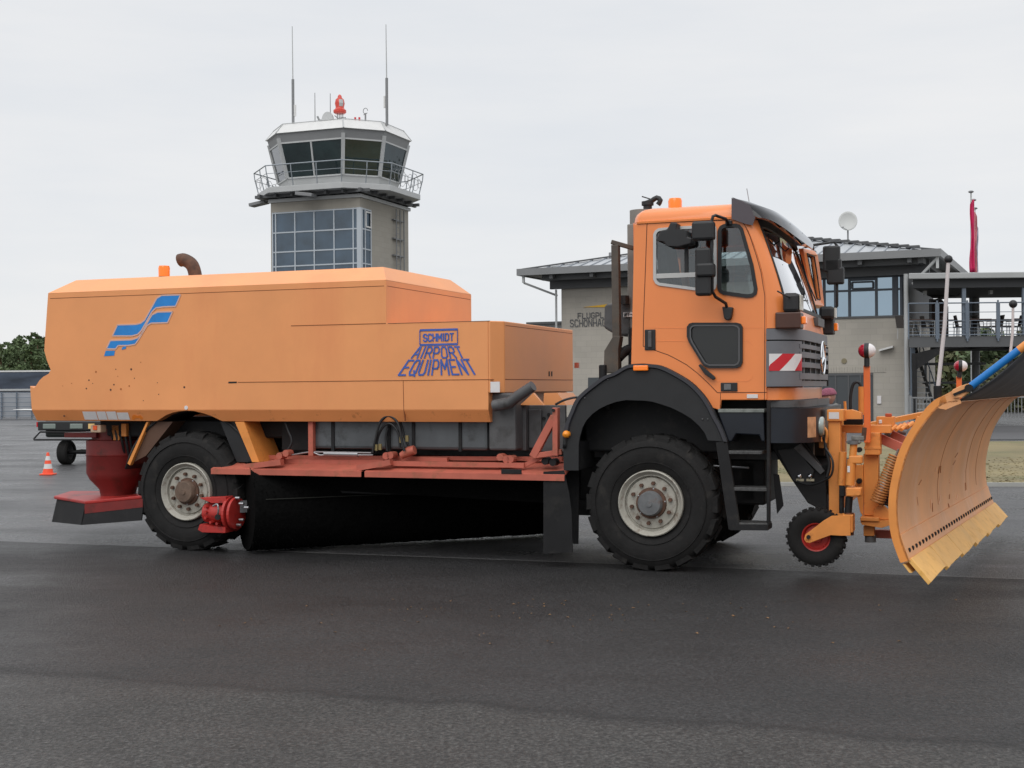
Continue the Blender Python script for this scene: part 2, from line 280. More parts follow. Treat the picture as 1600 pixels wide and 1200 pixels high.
# ================================================================== SETTING
def ground_mat():
    m = bpy.data.materials.new('asphalt'); m.use_nodes = True; t = m.node_tree; b = t.nodes['Principled BSDF']; L = t.links.new
    tc = nn(t, 'ShaderNodeTexCoord'); s = nn(t, 'ShaderNodeSeparateXYZ'); L(tc.outputs['Object'], s.inputs[0])
    def math_(op, a, bb=None):
        n = nn(t, 'ShaderNodeMath', operation=op)
        for i, v in enumerate((a, bb)):
            if v is None: continue
            if isinstance(v, (int, float)): n.inputs[i].default_value = v
            else: L(v, n.inputs[i])
        return n.outputs[0]
    def noise(scale, det=4.0, rough=.55, sc=None):
        n = nn(t, 'ShaderNodeTexNoise', i_Scale=scale, i_Detail=det, i_Roughness=rough)
        if sc:
            mp = nn(t, 'ShaderNodeMapping'); mp.inputs['Rotation'].default_value = (0, 0, radians(18.15)); mp.inputs['Scale'].default_value = sc
            L(tc.outputs['Object'], mp.inputs[0]); L(mp.outputs[0], n.inputs['Vector'])
        else: L(tc.outputs['Object'], n.inputs['Vector'])
        return n.outputs[0]
    def ramp(v, *st):
        r = nn(t, 'ShaderNodeValToRGB'); e = r.color_ramp.elements
        while len(e) < len(st): e.new(.5)
        for k, (p, c) in enumerate(st): e[k].position = p; e[k].color = (c, c, c, 1) if isinstance(c, (int, float)) else tuple(c)+(1,)
        L(v, r.inputs[0]); return r.outputs[0]
    def mul(a, c, ty='MULTIPLY', f=1):
        x = nn(t, 'ShaderNodeMix', data_type='RGBA', blend_type=ty); x.inputs[0].default_value = f; L(a, x.inputs[6]); L(c, x.inputs[7]); return x.outputs[2]
    cc = math_('ADD', math_('MULTIPLY', s.outputs[0], .3115), math_('MULTIPLY', s.outputs[1], .9502))
    jit = math_('MULTIPLY', math_('SUBTRACT', noise(1.3, 6.0), .5), .5)
    c2 = math_('DIVIDE', math_('ADD', cc, jit), 20)
    # lanes laid at different times: pale worn foreground lane, fresh dark lane under the truck, older apron beyond the joint
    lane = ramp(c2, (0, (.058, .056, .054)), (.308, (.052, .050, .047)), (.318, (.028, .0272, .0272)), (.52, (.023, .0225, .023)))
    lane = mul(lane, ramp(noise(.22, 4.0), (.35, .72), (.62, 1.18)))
    c3 = math_('DIVIDE', cc, 20)
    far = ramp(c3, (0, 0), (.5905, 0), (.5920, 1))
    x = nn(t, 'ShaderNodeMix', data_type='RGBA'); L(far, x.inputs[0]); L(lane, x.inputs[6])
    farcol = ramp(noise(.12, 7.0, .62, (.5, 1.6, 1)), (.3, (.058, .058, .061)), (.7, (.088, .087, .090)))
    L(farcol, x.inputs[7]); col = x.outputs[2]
    col = mul(col, ramp(noise(1.1, 8.0, .7), (.25, .74), (.75, 1.28)))
    vo = nn(t, 'ShaderNodeTexVoronoi', i_Scale=55.0); L(tc.outputs['Object'], vo.inputs['Vector'])
    pit = ramp(noise(42, 4.0, .72), (.40, .34), (.50, .85), (.66, 1.55)); col = mul(col, pit)
    col = mul(col, ramp(vo.outputs['Color'], (.1, .55), (.9, 1.5)))
    pits2 = ramp(noise(17, 5.0, .75), (.34, .45), (.43, 1.0)); col = mul(col, pits2)
    crack = ramp(math_('ABSOLUTE', math_('SUBTRACT', c2, .318)), (.0005, .45), (.004, 1.0)); col = mul(col, crack)
    # pale joint line
    ln = ramp(math_('ABSOLUTE', math_('SUBTRACT', cc, math_('ADD', 11.835, math_('MULTIPLY', jit, .02)))), (.012, 1), (.022, 0))
    y = nn(t, 'ShaderNodeMix', data_type='RGBA'); L(ln, y.inputs[0]); L(col, y.inputs[6]); y.inputs[7].default_value = (.17, .17, .17, 1)
    L(y.outputs[2], b.inputs['Base Color'])
    wet = noise(.45, 7.0, .65, (.8, 1.3, 1))
    near_r = ramp(wet, (.35, .34), (.60, .62)); far_r = ramp(wet, (.38, .22), (.60, .45))
    z = nn(t, 'ShaderNodeMix', data_type='RGBA'); L(far, z.inputs[0]); L(near_r, z.inputs[6]); L(far_r, z.inputs[7])
    L(mul(z.outputs[2], ramp(noise(30, 3.0), (.3, .85), (.7, 1.15))), b.inputs['Roughness']); b.inputs['Specular IOR Level'].default_value = .45
    h = math_('ADD', math_('MULTIPLY', pit, .8), math_('ADD', math_('MULTIPLY', vo.outputs['Distance'], .9), math_('MULTIPLY', noise(5, 5.0), .8)))
    bp = nn(t, 'ShaderNodeBump', i_Strength=.8, i_Distance=.010); L(h, bp.inputs['Height']); L(bp.outputs[0], b.inputs['Normal'])
    return m
def sheet(name, pts, z, m, kind='structure'):
    o = MB().add([V((x, y, z)) for x, y in pts], [tuple(range(len(pts)))]).build(name, m); tag(o, kind=kind); return o
GM = ground_mat()
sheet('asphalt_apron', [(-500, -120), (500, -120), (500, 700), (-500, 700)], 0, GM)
def grass_mat():
    m = mat('winter_grass', (.20, .165, .085), .9, var=.25, vscale=.6, dirt=(.10, .11, .045), dirtamt=.5, dscale=.35, bump=1, bscale=30); return m
GR = grass_mat()
sheet('grass_verge', [(3.9, 21.5), (60, 15.0), (60, 36), (3.0, 37.2)], .03, GR)
sheet('access_road', [(-2, 39), (90, 37), (90, 48), (-2, 52)], .01, mat('road_grey', (.075, .075, .078), .6, var=.1, vscale=.5))
sheet('meadow', [(-400, 90), (-6, 90), (60, 76), (400, 60), (400, 600), (-400, 600)], .02, GR)
# kerb of the verge
k = MB().beam((3.9, 21.45, .03), (60, 14.95, .03), .06, .07); tag(k.build('kerb', mat('kerb_concrete', (.34, .34, .32), .7, var=.1)), kind='structure')
# grass blades so the verge edge is not a clean sheet
gb = MB()
for i in range(5200):
    x = random.uniform(5, 22); y0 = 21.5-(x-3.9)*.116; y = y0+.1+random.random()**1.6*8; h = random.uniform(.008, .02); a = random.random()*pi
    dx, dy = cos(a)*.03, sin(a)*.03; gb.add([(x-dx, y-dy, .03), (x+dx, y+dy, .03), (x+random.uniform(-.03, .03), y, .03+h)], [(0, 1, 2)])
tag(gb.build('grass_tufts', GR, recalc=False), 'short winter grass tufts growing on the verge behind the plough', 'grass', kind='stuff')

lv = MB(); R0_ = random.Random(3)
for i in range(80):
    px, py = R0_.gauss(870, 260), 935+abs(R0_.gauss(0, 35))
    P = gnd(px, py, .004); a = R0_.random()*6; s_ = R0_.uniform(.005, .012); d1 = V((cos(a), sin(a), 0)); d2 = V((-sin(a), cos(a), 0))
    lv.add([P+d1*s_*1.6, P+d2*s_+V((0, 0, .006)), P-d1*s_*1.5, P-d2*s_*.8+V((0, 0, .004))], [(0, 1, 2, 3)])
tag(lv.build('leaf_litter', mat('dry_leaf', (.22, .12, .05), .8, var=.4, vscale=40), recalc=False), 'tiny dry leaves scattered on the asphalt in front of the truck', 'leaves', kind='stuff')
# ------------------------------------------------------------------ trees
BARK = mat('pine_bark', (.11, .065, .04), .9, var=.3, vscale=2)
PINE = mat('pine_needles', (.085, .125, .055), .9, var=.45, vscale=.5)
PINE2 = mat('dull_needles', (.105, .145, .07), .9, var=.45, vscale=.5)
LEAFB = mat('bare_scrub', (.10, .105, .05), .9, var=.4, vscale=.6)
def tree(name, x, y, h, rad, m, label, seed, conic=.75, n=900, base=.25, group=None, leaf=.34):
    R = random.Random(seed); root = thing(name, label, 'tree', (x, y, 0), R.random()*6, group)
    tr = MB(); lean = R.uniform(-.02, .02)*h
    tr.tube([(0, 0, -.3), (lean*.3, 0, h*.35), (lean, lean*.5, h*.7), (lean, 0, h*.97)], [h*.02, h*.016, h*.009, h*.003], 7)
    cl = MB(); limbs = []
    for i in range(26):
        z = h*lerp(base, .95, (i+R.random())/26); t = (z/h-base)/(1-base); rr = rad*((1-t)**conic*.95+.12)*(1 if t > .12 else .7)*R.uniform(.6, 1.1); a = R.random()*2*pi
        e_ = V((cos(a)*rr, sin(a)*rr, z+rr*R.uniform(-.05, .35))); tr.tube([(lean*z/h, 0, z-.1*rr), e_*.6+V((0, 0, z*.4)), e_], [h*.004, h*.003, h*.0015], 4); limbs.append((V((0, 0, z)), e_, rr))
    for i in range(n):
        a, b, rr = limbs[R.randrange(26)]; t = R.random()**.6; c = a.lerp(b, t)+V((R.gauss(0, 1), R.gauss(0, 1), R.gauss(0, .7)))*rr*.22
        s = leaf*R.uniform(.5, 1.3); n1 = V((R.gauss(0, 1), R.gauss(0, 1), R.gauss(0, 1))).normalized(); n2 = n1.orthogonal().normalized(); n3 = n1.cross(n2)
        cl.add([c+n2*s, c+n3*s*.6, c-n2*s*.7, c-n3*s*.5], [(0, 1, 2, 3)])
    tr.build('trunk', BARK, root, smooth=60); cl.build('crown', m, root, recalc=False); return root
side = ['at the left edge of the forest', 'second from the left in the forest edge', 'third from the left in the forest edge', 'in the middle of the forest edge at left', 'fifth from the left beside the sweeper body', 'just behind the rear corner of the sweeper body', 'mostly hidden behind the sweeper body', 'wholly behind the sweeper']
for i, (px, ph) in enumerate([(1, 538), (14, 536), (22, 530), (29, 526), (40, 533), (50, 521), (59, 522), (69, 527)]):
    P = at(px, 612, 165+(i*7) % 17); h = EYE+(612-ph)/FPX*P.y
    tree('pine_tree', P.x, P.y, h*1.04, 1.9+.3*(i % 3), PINE if i % 3 else PINE2, 'dark green pine '+side[i], i, group='pines along the far edge of the airfield', n=3000, base=.03, leaf=.26, conic=.72)
tr_lbl = ['under the terrace deck left of the grey column', 'seen below the deck right of the grey column', 'below the terrace at the right edge of the photo']
for i, (px, Y, ph) in enumerate([(1478, 88, 548), (1556, 84, 520), (1612, 90, 522), (1540, 97, 535), (1445, 92, 556), (1590, 78, 560)]):
    P = at(px, 603, Y); h = EYE+(603-ph)/FPX*Y
    lab = ['low dull green bush seen through the steel stairs', 'bushy green tree right of the grey column under the deck', 'tall scrubby tree at the right edge under the deck', 'pale green tree between grey column and right hand scrub', 'low scrub behind the left side of the steel stairs', 'olive scrub below the raised tube at the right edge'][i]
    tree('scrub_tree', P.x, P.y, max(h, 2.2), 3.0, LEAFB if i != 1 else PINE2, lab, 40+i, n=1500, base=.02, group='scrub behind the terrace', leaf=.32, conic=.5)

wm_ = MB(); R1_ = random.Random(9)
for i in range(16000):
    x = R1_.uniform(-95, -40) if i < 7000 else R1_.uniform(-260, 60); y = R1_.uniform(176, 200); z = abs(R1_.gauss(0, 1))**.8*3.6*(1+.25*sin(x*.55)+.15*sin(x*1.7)); z = min(z, 7.6); s_ = R1_.uniform(.25, .7)*(1 if i < 7000 else 1.8)
    n1 = V((R1_.gauss(0, 1), R1_.gauss(0, 1), R1_.gauss(0, 1))).normalized(); n2 = n1.orthogonal().normalized(); n3 = n1.cross(n2); c = V((x, y, z)); wm_.add([c+n2*s_, c+n3*s_, c-n2*s_, c-n3*s_], [(0, 1, 2, 3)])
tag(wm_.build('forest_mass', PINE2, recalc=False), 'hazy green forest mass behind the single pines at left', 'forest', kind='stuff')
# ------------------------------------------------------------------ left background: shed, fence, cone, parked vehicle, aeroplane
T = thing('storage_shed', 'long low shed with dark roof behind the fence at left', 'shed', (-31, 84, 0), radians(-3))
MB().bb((-14, 0, 0), (14, 7, 1.9)).build('wall', mat('shed_wall', (.42, .44, .47), .7, var=.06), T)
rf = MB().prism([(-14.4, -.5, 1.75), (-14.4, 3.2, 2.95), (-14.4, 3.8, 2.95), (-14.4, 7.5, 1.75)], (28.8, 0, 0)).build('roof', mat('shed_roof', (.030, .038, .052), .95, spec=.1, var=.5, vscale=.4), T)
MB().bb((-14.4, 3.1, 2.95), (14.4, 3.8, 3.06)).build('ridge_cap', WH, T); MB().bb((-14.4, -.62, 1.68), (14.4, -.5, 1.80)).build('gutter', LGM, T)
T = thing('mesh_fence', 'dark blue grey bar fence along the apron at left', 'fence', (-29.3, 76, 0), radians(-2))
fb = MB(); fr = MB()
for i in range(-8, 9):
    MB().bb((i*.9-.03, -.03, 0), (i*.9+.03, .03, 1.62)).build('post', BGM, T)
for z in (.18, .45, .72, .98, 1.25, 1.56): fr.bb((-7.4, -.06, z), (7.4, -.035, z+.035))
fr.build('rail', BGM, T)
MB().bb((-7.4, .1, .1), (7.4, .13, 1.55)).build('backing_panel', mat('pale_panel', (.36, .38, .41), .7, var=.06, vscale=1), T)
# cone
P = gnd(75, 742); T = thing('traffic_cone', 'small orange and white striped traffic cone on the apron at left', 'cone', P)
CN = mat('cone_orange', (.85, .08, .025), .5); 
MB().box((0, 0, .015), (.26, .26, .03)).build('base', CN, T, bevel=.01)
prof = [(.10, .03), (.083, .12)]; MB().lathe([(.105, .03), (.086, .125)], 24, axis='z').build('cone_body', CN, T, smooth=60)
MB().lathe([(.086, .125), (.067, .22)], 24, axis='z').build('white_band', WH, T, smooth=60)
MB().lathe([(.067, .22), (.053, .29)], 24, axis='z').build('cone_body', CN, T, smooth=60)
MB().lathe([(.053, .29), (.036, .375)], 24, axis='z').build('white_band', WH, T, smooth=60)
MB().lathe([(.036, .375), (.022, .445), (.001, .447)], 24, axis='z').build('cone_body', CN, T, smooth=60)
# vehicle behind the sweeper: only its bumper, lamps and wheel show
P = gnd(85, 727); T = thing('parked_utility_vehicle', 'dark utility vehicle mostly hidden behind the rear of the sweeper', 'vehicle', (P.x, P.y, 0), radians(-8))
DV = mat('dark_vehicle', (.018, .024, .022), .4)
MB().bb((-.28, .1, .62), (1.55, 3.6, 1.02)).build('body', DV, T, bevel=.05)
MB().prism([(-.18, 1.2, 1.02), (-.10, 1.6, 1.55), (-.10, 3.2, 1.55), (-.18, 3.5, 1.02)], (1.65, 0, 0)).build('cabin', DV, T, bevel=.04)
for x in (0, 1.3):
    for y in (.35, 2.9):
        w = MB().lathe([(.16, 0), (.24, -.01), (.27, .02), (.27, .2), (.24, .23), (.16, .22)], 28, o=(0, 0, 0), axis='x').build('wheel', RUB, T, smooth=40, loc=(x, y, .27))
        MB().lathe([(.001, .03), (.155, .03), (.165, .0), (.165, .2)], 24, axis='x').build('rim', HUB, w, smooth=40)
MB().bb((-.35, -.08, .78), (1.6, .1, .98)).build('lamp_bar', BK, T, bevel=.015)
for x0 in (-.22, .42):
    MB().bb((x0, -.10, .82), (x0+.3, -.075, .93)).build('headlight', mat('lamp_glass', (.20, .24, .22), .15), T, bevel=.01)
MB().bb((-.38, -.08, .86), (-.35, .05, .97)).build('side_marker', REDS, T)
MB().bb((.86, -.11, .82), (1.0, -.078, .93)).build('turn_signal', mat('signal_pale', (.75, .50, .2), .3), T)
bb = MB(); bb.tube([(-.42, -.12, .60), (-.36, -.22, .58), (1.5, -.22, .58)], .02, 8); bb.tube([(-.42, -.12, .60), (-.28, -.1, .75), (1.4, -.1, .72)], .02, 8); bb.build('bull_bar', BKM, T)
MB().tube([(.15, .3, .27), (.5, .3, .29), (1.3, .3, .27)], [.03, .055, .03], 8).build('axle', BKM, T)
# aeroplane: white wing tip shows left of the sweeper
A0 = at(22, 641, 62); T = thing('parked_light_aircraft', 'white light aircraft behind the sweeper with only its wing tip in view', 'aircraft', (A0.x, A0.y, 0))
wz = A0.z
wm = MB(); rows = []
for x, c, t, dz in [(0, .35, .02, .03), (.5, .8, .08, .02), (3, 1.2, .14, -.03), (5.2, 1.4, .2, -.1)]:
    rows.append([V((x, -c*.5, wz+dz)), V((x, -c*.3, wz+dz+t*.5)), V((x, 0, wz+dz+t*.5)), V((x, c*.5, wz+dz)), V((x, 0, wz+dz-t*.4)), V((x, -c*.3, wz+dz-t*.4))])
wm.grid(rows, True).add(rows[0], [tuple(range(6))]); wm.build('wing', WH, T)
rows2 = [[V((10.4-p.x, p.y, p.z)) for p in r] for r in rows]; MB().grid(rows2, True).add(rows2[0], [tuple(range(6))]).build('wing', WH, T)
MB().tube([(5.2, -2.4, .95), (5.2, -2, 1.0), (5.2, -.6, 1.05), (5.2, 1, 1.1), (5.2, 4.2, 1.15)], [.12, .35, .5, .48, .1], 16).build('fuselage', WH, T, smooth=60)
MB().prism([(5.17, 3.5, 1.15), (5.17, 4.3, 2.0), (5.17, 4.7, 2.0), (5.17, 4.5, 1.1)], (.06, 0, 0)).build('fin', WH, T)
for x, y in ((5.2, -1.8), (4.2, .2), (6.2, .2)):
    g = MB(); g.cyl((x, y, .7), (x, y, .2), .03, 8); g.build('gear_leg', WH, T); MB().lathe([(.01, -.06), (.17, -.06), (.19, 0), (.17, .06), (.01, .06)], 20, o=(x, y, .19), axis='x').build('wheel', RUB, T)

# ------------------------------------------------------------------ control tower
FT = Frame(-7.05, 60, 21.0)
T = thing('control_tower', 'control tower with octagonal glazed cab, balcony and whip aerials', 'control tower', FT.O, -FT.a)
def oct_(cu, cv, ha, hb, ch, z):
    return [V((cu+x, cv+y, z)) for x, y in ((-ha, -hb+ch), (-ha+ch, -hb), (ha-ch, -hb), (ha, -hb+ch), (ha, hb-ch), (ha-ch, hb), (-ha+ch, hb), (-ha, hb-ch))]
cu, cv = -2.42, 2.42; uL = FT.S(423, 316, 0).x; HS = -uL; cu = uL/2; cv = HS/2
zt = FT.S(564, 308).z
HV = FT.F(638, 350, 0).y; sh = MB().bb((uL, 0, 0), (0, HV, zt)); sh.build('shaft', BRT, T)
# curtain wall on the near face and on the first part of the right face
zg = FT.S(563, 324).z; gl = MB().bb((uL+.12, -.05, 5.3), (-.02, .004, zg)); gl.build('curtain_wall', CGL, T)
MB().bb((-.04, -.045, 5.3), (.05, 1.0, zg)).build('corner_glazing', CGL, T)
mu = MB(); zs = [zg-.04, FT.S(563, 357).z, FT.S(563, 388).z, FT.S(563, 411).z, 5.3]
us = [uL+.14]+[FT.S(x, 350).x for x in (432, 462, 492, 523, 553)]+[-.03]
for u in us: mu.bb((u-.03, -.085, 5.3), (u+.03, -.051, zg))
for z in zs: mu.bb((uL+.12, -.081, z-.03), (.02, -.052, z+.03))
for v in (.02, .38, .98): mu.bb((.051, v-.035, 5.3), (.085, v+.035, zg))
for z in zs: mu.bb((.051, 0, z-.03), (.081, 1.0, z+.03))
mu.bb((-.12, -.1, 5.3), (.1, .08, zg))
mu.build('window_frame', mat('pale_frames', (.42, .46, .50), .4), T)
mu = MB(); z0, z1 = zs[1]+.1, zg-.12
for a, b in (((.39, z0), (.45, z1)), ((.90, z0), (.96, z1))): mu.bb((.08, a[0], a[1]), (.12, b[0], b[1]))
mu.bb((.08, .39, z0), (.115, .96, z0+.07)); mu.bb((.08, .39, z1-.07), (.115, .96, z1)); mu.build('casement', WH, T)
# ladder with pipes on the right face
ld = MB(); v0, v1 = FT.F(615, 400, 0).y, FT.F(621, 400, 0).y
for v in (v0, v1): ld.cyl((.16, v, 4.8), (.16, v, zt-.1), .03, 6)
z = 4.8
while z < zt-.2: ld.cyl((.16, v0, z), (.16, v1, z), .018, 5); z += .3
vp = FT.F(627, 400, 0).y; ld.cyl((.16, vp, 4.8), (.16, vp, zt-.1), .035, 8)
for y in (345, 374, 400):
    zz = FT.F(620, y, 0).z; ld.bb((0, v0-.2, zz-.03), (.15, vp+.1, zz+.03))
ld.build('ladder', MGM, T)
# dark transition and balcony slab
MB().prism(oct_(cu, HV/2, HS/2+.1, HV/2+.1, .02, zt), (0, 0, .16)).build('cornice', LGM, T)
zb = FT.S(543, 298).z; zbt = zb+.27
st = MB()
for i in range(7):
    u = uL-.3+i*(HS+.6)/6; st.bb((u-.06, -.62, zt+.18), (u+.06, HS+.62, zb+.01))
    v = -.3+i*(HS+.6)/6; st.bb((uL-.66, v-.06, zt+.2), (.66, v+.06, zb))
st.bb((uL+.3, .3, zt+.1), (-.3, HS-.3, zb)); st.build('support_frame', DGM, T)
HA, HB, CH = 3.62, 3.32, 1.65
sl_ = MB().prism(oct_(cu, cv, HA, HB, CH, zb), (0, 0, zbt-zb)); sl_.build('balcony_slab', LGM, T, bevel=.02)
for i, (px, py) in enumerate(((475, 306), (402, 320))):
    P = FT.S(px, py, -.8 if i == 0 else 1.2); MB().box((P.x+.1, P.y, P.z+.05), (.9, .5, .16), Matrix.Rotation(.15*(1-2*i), 3, 'Y')).build('floodlight', MGM, T, bevel=.02)
# cab wall, windows, roof fascia
fa = 3.28; fb_ = 2.88; fc = 1.46
zft, zfb = FT.S(538, 190).z, 0
base = FT.O
def cz(py): return EYE+(608-py)/FPX*60.0
z_f0, z_f1, z_g1, z_g0 = cz(201), cz(189), cz(216.5), cz(271)
def ringo(z, k): return oct_(cu, cv, fa-k, fb_-k, fc-k*.35, z)
def kz(z): return lerp(.62, .08, (z-zbt)/(z_f0-zbt))
def band(name, za, zb2, m, d=0, parent=T):
    r0, r1 = ringo(za, kz(za)-d), ringo(zb2, kz(zb2)-d); return MB().grid([r0, r1], True).build(name, m, parent, solid=.0)
band('cab_wall', zbt, z_g0, LGM)
MB().prism(ringo(zbt+.9, kz(zbt+.9)+.35), (0, 0, .05)).build('cab_floor', mat('cab_interior', (.03, .035, .035), .8), T)
# glass panes one per side
ri0, ri1 = ringo(z_g0, kz(z_g0)), ringo(z_g1, kz(z_g1))
for i in range(8):
    a, b, c, d = ri0[i], ri0[(i+1) % 8], ri1[(i+1) % 8], ri1[i]
    MB().add([a, b, c, d], [(0, 1, 2, 3)]).build('window_pane', TGL if i not in (4, 0, 7) else glass('side_glazing', (.55, .62, .62), 1.5), T)
fm = MB()
for i in range(8):
    fm.beam(ri0[i], ri1[i]+(ri1[i]-ri0[i]).normalized()*.25, .17 if i in (1, 2, 3, 4) else .14, .14)
for i in (1, 2, 5, 6):
    if i in (1, 5): fm.beam(lerp(ri0[i], ri0[i+1], .5), lerp(ri1[i], ri1[i+1], .5), .08, .08)
for r in (ri0, ri1):
    for i in range(8): fm.beam(r[i], r[(i+1) % 8], .07, .07)
fm.build('cab_frame', LGM, T)
band('soffit_band', z_g1, z_f0, MGM, .0)
r0 = oct_(cu, cv, fa, fb_, fc, z_f0); r1 = oct_(cu, cv, fa-.32, fb_-.32, fc-.12, z_f1+.1)
rs = oct_(cu, cv, fa-.15, fb_-.15, fc-.05, z_f0-.02)
ro = MB().grid([rs, r0, r1], True); ro.add(r1, [tuple(range(8))]); ro.build('cab_roof', WH, T)
for i in range(8): MB().beam(r0[i]+V((0, 0, .01)), r1[i]+V((0, 0, .01)), .06, .03).build('roof_seam', LGM, T)
# balcony railing
rg = MB(); rb = oct_(cu, cv, HA-.05, HB-.05, CH, zbt); rt = oct_(cu, cv, HA+.12, HB+.12, CH+.05, zbt+1.0); rm = oct_(cu, cv, HA+.10, HB+.10, CH+.05, zbt+.62)
for i in range(8):
    j = (i+1) % 8; rg.cyl(rt[i], rt[j], .028, 6); rg.cyl(rm[i], rm[j], .014, 5)
    n = 3 if (rb[i]-rb[j]).length > 2.9 else 2
    for k in range(n):
        a, b = lerp(rb[i], rb[j], k/n), lerp(rt[i], rt[j], k/n); mid = lerp(a, b, .75)-V((0, 0, 0)); rg.tube([a, lerp(rm[i], rm[j], k/n)*.999+V((0, 0, .1)), b], .024, 6)
rg.build('railing', mat('galvanised', (.30, .33, .36), .4, metal=.5), T)
nt_ = MB()          # cable loops hanging on the rail at the ends
for i, s in ((3, 1), (7, 1)):
    for k in range(7):
        c = lerp(lerp(rb[i], rt[i], .5), lerp(rb[(i+1) % 8], rt[(i+1) % 8], .5), (k+.5)/7); rr = .22+.1*(k % 3)
        dd = (rt[(i+1) % 8]-rt[i]).normalized(); nt_.tube([c+dd*rr*cos(t*pi/5)+V((0, 0, rr*sin(t*pi/5))) for t in range(11)], .012, 4)
nt_.build('cable_loop', MGM, T)
# roof equipment
def tw(px, py, v=1.5): return FT.S(px, py, v)
zr = z_f1+.1
for px, pt, pb, pm in ((457.5, 41, 192, 124), (604, 38, 192, 122)):
    P = tw(px, 100); a = MB(); a.cyl((P.x, 1.5, zr-.1), (P.x, 1.5, tw(px, pm).z), .07, 8); m_ = a.build('aerial_mast', MGM, T)
    MB().cyl((P.x, 1.5, tw(px, pm).z-.2), (P.x-.02, 1.5, tw(px, pt).z), .030, 6, .018).build('whip_aerial', LGM, m_)
    MB().cyl((P.x+(.11 if px < 500 else -.11), 1.5, zr+.75), (P.x+(.11 if px < 500 else -.11), 1.5, zr+1.3), .06, 8).build('aerial_pod', WH, m_)
for px, pt in ((492, 145), (516, 146)):
    P = tw(px, 150); MB().cyl((P.x, 1.5, zr-.05), (P.x, 1.5, tw(px, pt).z), .025, 6, .015).build('rod_aerial', MGM, T)
P = tw(514.5, 186); MB().add([V((P.x, 1.3, P.z-.1))+V((cos(a)*.32, 0, max(0, sin(a))*.42)) for a in [pi*k/12 for k in range(13)]], [tuple(range(13))]).build('dish', LGM, T, solid=.08)
MB().tube([tw(496, 182), tw(499, 188), tw(503, 188)], .05, 6).build('dish_arm', MGM, T)
P = tw(531, 175); B_ = MB().lathe([(.001, .0), (.25, .0), (.31, .06), (.31, .16), (.23, .22), (.20, .3), (.24, .48), (.20, .68), (.11, .76), (.09, .86), (.03, .92), (.001, .93)], 24, o=(P.x, P.y, P.z-.08), axis='z').build('red_beacon', mat('beacon_red', (.55, .05, .03), .3), T, smooth=40)
MB().lathe([(.205, .32), (.246, .48), (.207, .66)], 8, o=(P.x, P.y, P.z-.08), axis='z', a0=-1.2, a1=-.3).build('beacon_lens', LGM, B_)
a = MB(); 
for dx in (-.14, -.04, .06, .16): a.cyl((P.x+dx, P.y, zr-.05), (P.x+dx, P.y, P.z-.06), .02, 5)
a.tube([(P.x-.28, P.y, P.z-.15), (P.x-.1, P.y, P.z-.3), (P.x+.3, P.y, P.z-.28), (P.x+.3, P.y, zr)], .02, 5); a.build('beacon_stand', DGM, T)
P = tw(571, 180); a = MB(); a.cyl((P.x, P.y, zr-.1), (P.x, P.y, P.z+.1), .04, 6); a.tube([(P.x+.12*cos(t), P.y, P.z+.2+.14*sin(t)) for t in [k*.5 for k in range(11)]], .018, 5); a.tube([(P.x-.1, P.y, P.z+.02), (P.x+.1, P.y, P.z+.1)], .02, 5); a.build('wind_sensor', MGM, T)
for px in (555, 561.5):
    P = tw(px, 185); MB().cyl((P.x, P.y, zr-.05), (P.x, P.y, P.z+.05), .05, 8).build('obstruction_light', REDS, T)
a = MB()
tp = [V((r1[i].x, r1[i].y, zr+.03)) for i in range(8)]
for i in range(8): a.cyl(tp[i], tp[(i+1) % 8], .02, 5)
a.build('roof_wire', LGM, T)

# ------------------------------------------------------------------ terminal building
R0 = at(1470, 388, 50); FB = Frame(R0.x, R0.y, 24.4)
T = thing('terminal_building', 'two storey sand brick terminal with wide eaves and pyramid metal roof', 'building', FB.O, -FB.a)
ze = FB.S(1470, 388).z; uW = FB.S(807, 420).x; D = 14.0; WV = 1.7
w0 = FB.S(877, 440, WV).x; w1 = FB.S(1413, 430, WV).x
zw0 = FB.S(1360, 495.5, WV).z; zw1 = FB.S(1360, 434, WV).z
wl = FB.S(1270, 470, WV).x
body = MB(); body.bb((w0, WV, 0), (wl, D-1.5, zw1+.6)); body.bb((wl, WV+.01, 0), (w1, D-1.5, zw0)); body.build('wall', BR, T)
MB().bb((wl+.02, WV+.12, zw0), (w1-.05, D-1.6, zw1+.6)).build('upper_storey', mat('upper_dark', (.05, .055, .065), .6), T)
MB().bb((wl, WV-.05, zw0-.03), (w1, WV+.3, zw0+.05)).build('window_sill', DGM, T)
g_ = MB(); fr = MB()
xs = [wl]+[FB.S(x, 470, WV).x for x in (1305, 1327, 1369, 1396, 1408)]
zz = FB.S(1360, 453, WV).z; MB().bb((wl, WV+.08, zw0+.05), (w1-.08, WV+.11, zw1)).build('window_pane', BGL, T)
for x in [lerp(wl, xs[1], .5)]+xs[1:]: fr.bb((x-.05, WV+.0, zw0+.05), (x+.05, WV+.078, zw1+.02))
fr.bb((wl, WV+.003, zz-.04), (w1-.1, WV+.077, zz+.04)); fr.bb((xs[2], WV+.03, zw1-.1), (xs[3], WV+.076, zw1)); fr.bb((wl, WV-.0, zw1), (w1, WV+.4, zw1+.35))
fr.bb((FB.S(1396, 470, WV).x, WV-.02, zw0+.05), (FB.S(1403, 470, WV).x, WV+.079, zw1))
fr.build('window_frame', FRM, T)
fr = MB(); a, b = FB.S(1331, 441, WV-.02), FB.S(1364, 450, WV-.02)
for p0, p1 in (((a.x, a.z), (b.x, a.z)), ((a.x, b.z), (b.x, b.z)), ((a.x, a.z), (a.x, b.z)), ((b.x, a.z), (b.x, b.z))): fr.beam((p0[0], WV-.02, p0[1]), (p1[0], WV-.02, p1[1]), .06, .06)
fr.build('casement', FRM, T)
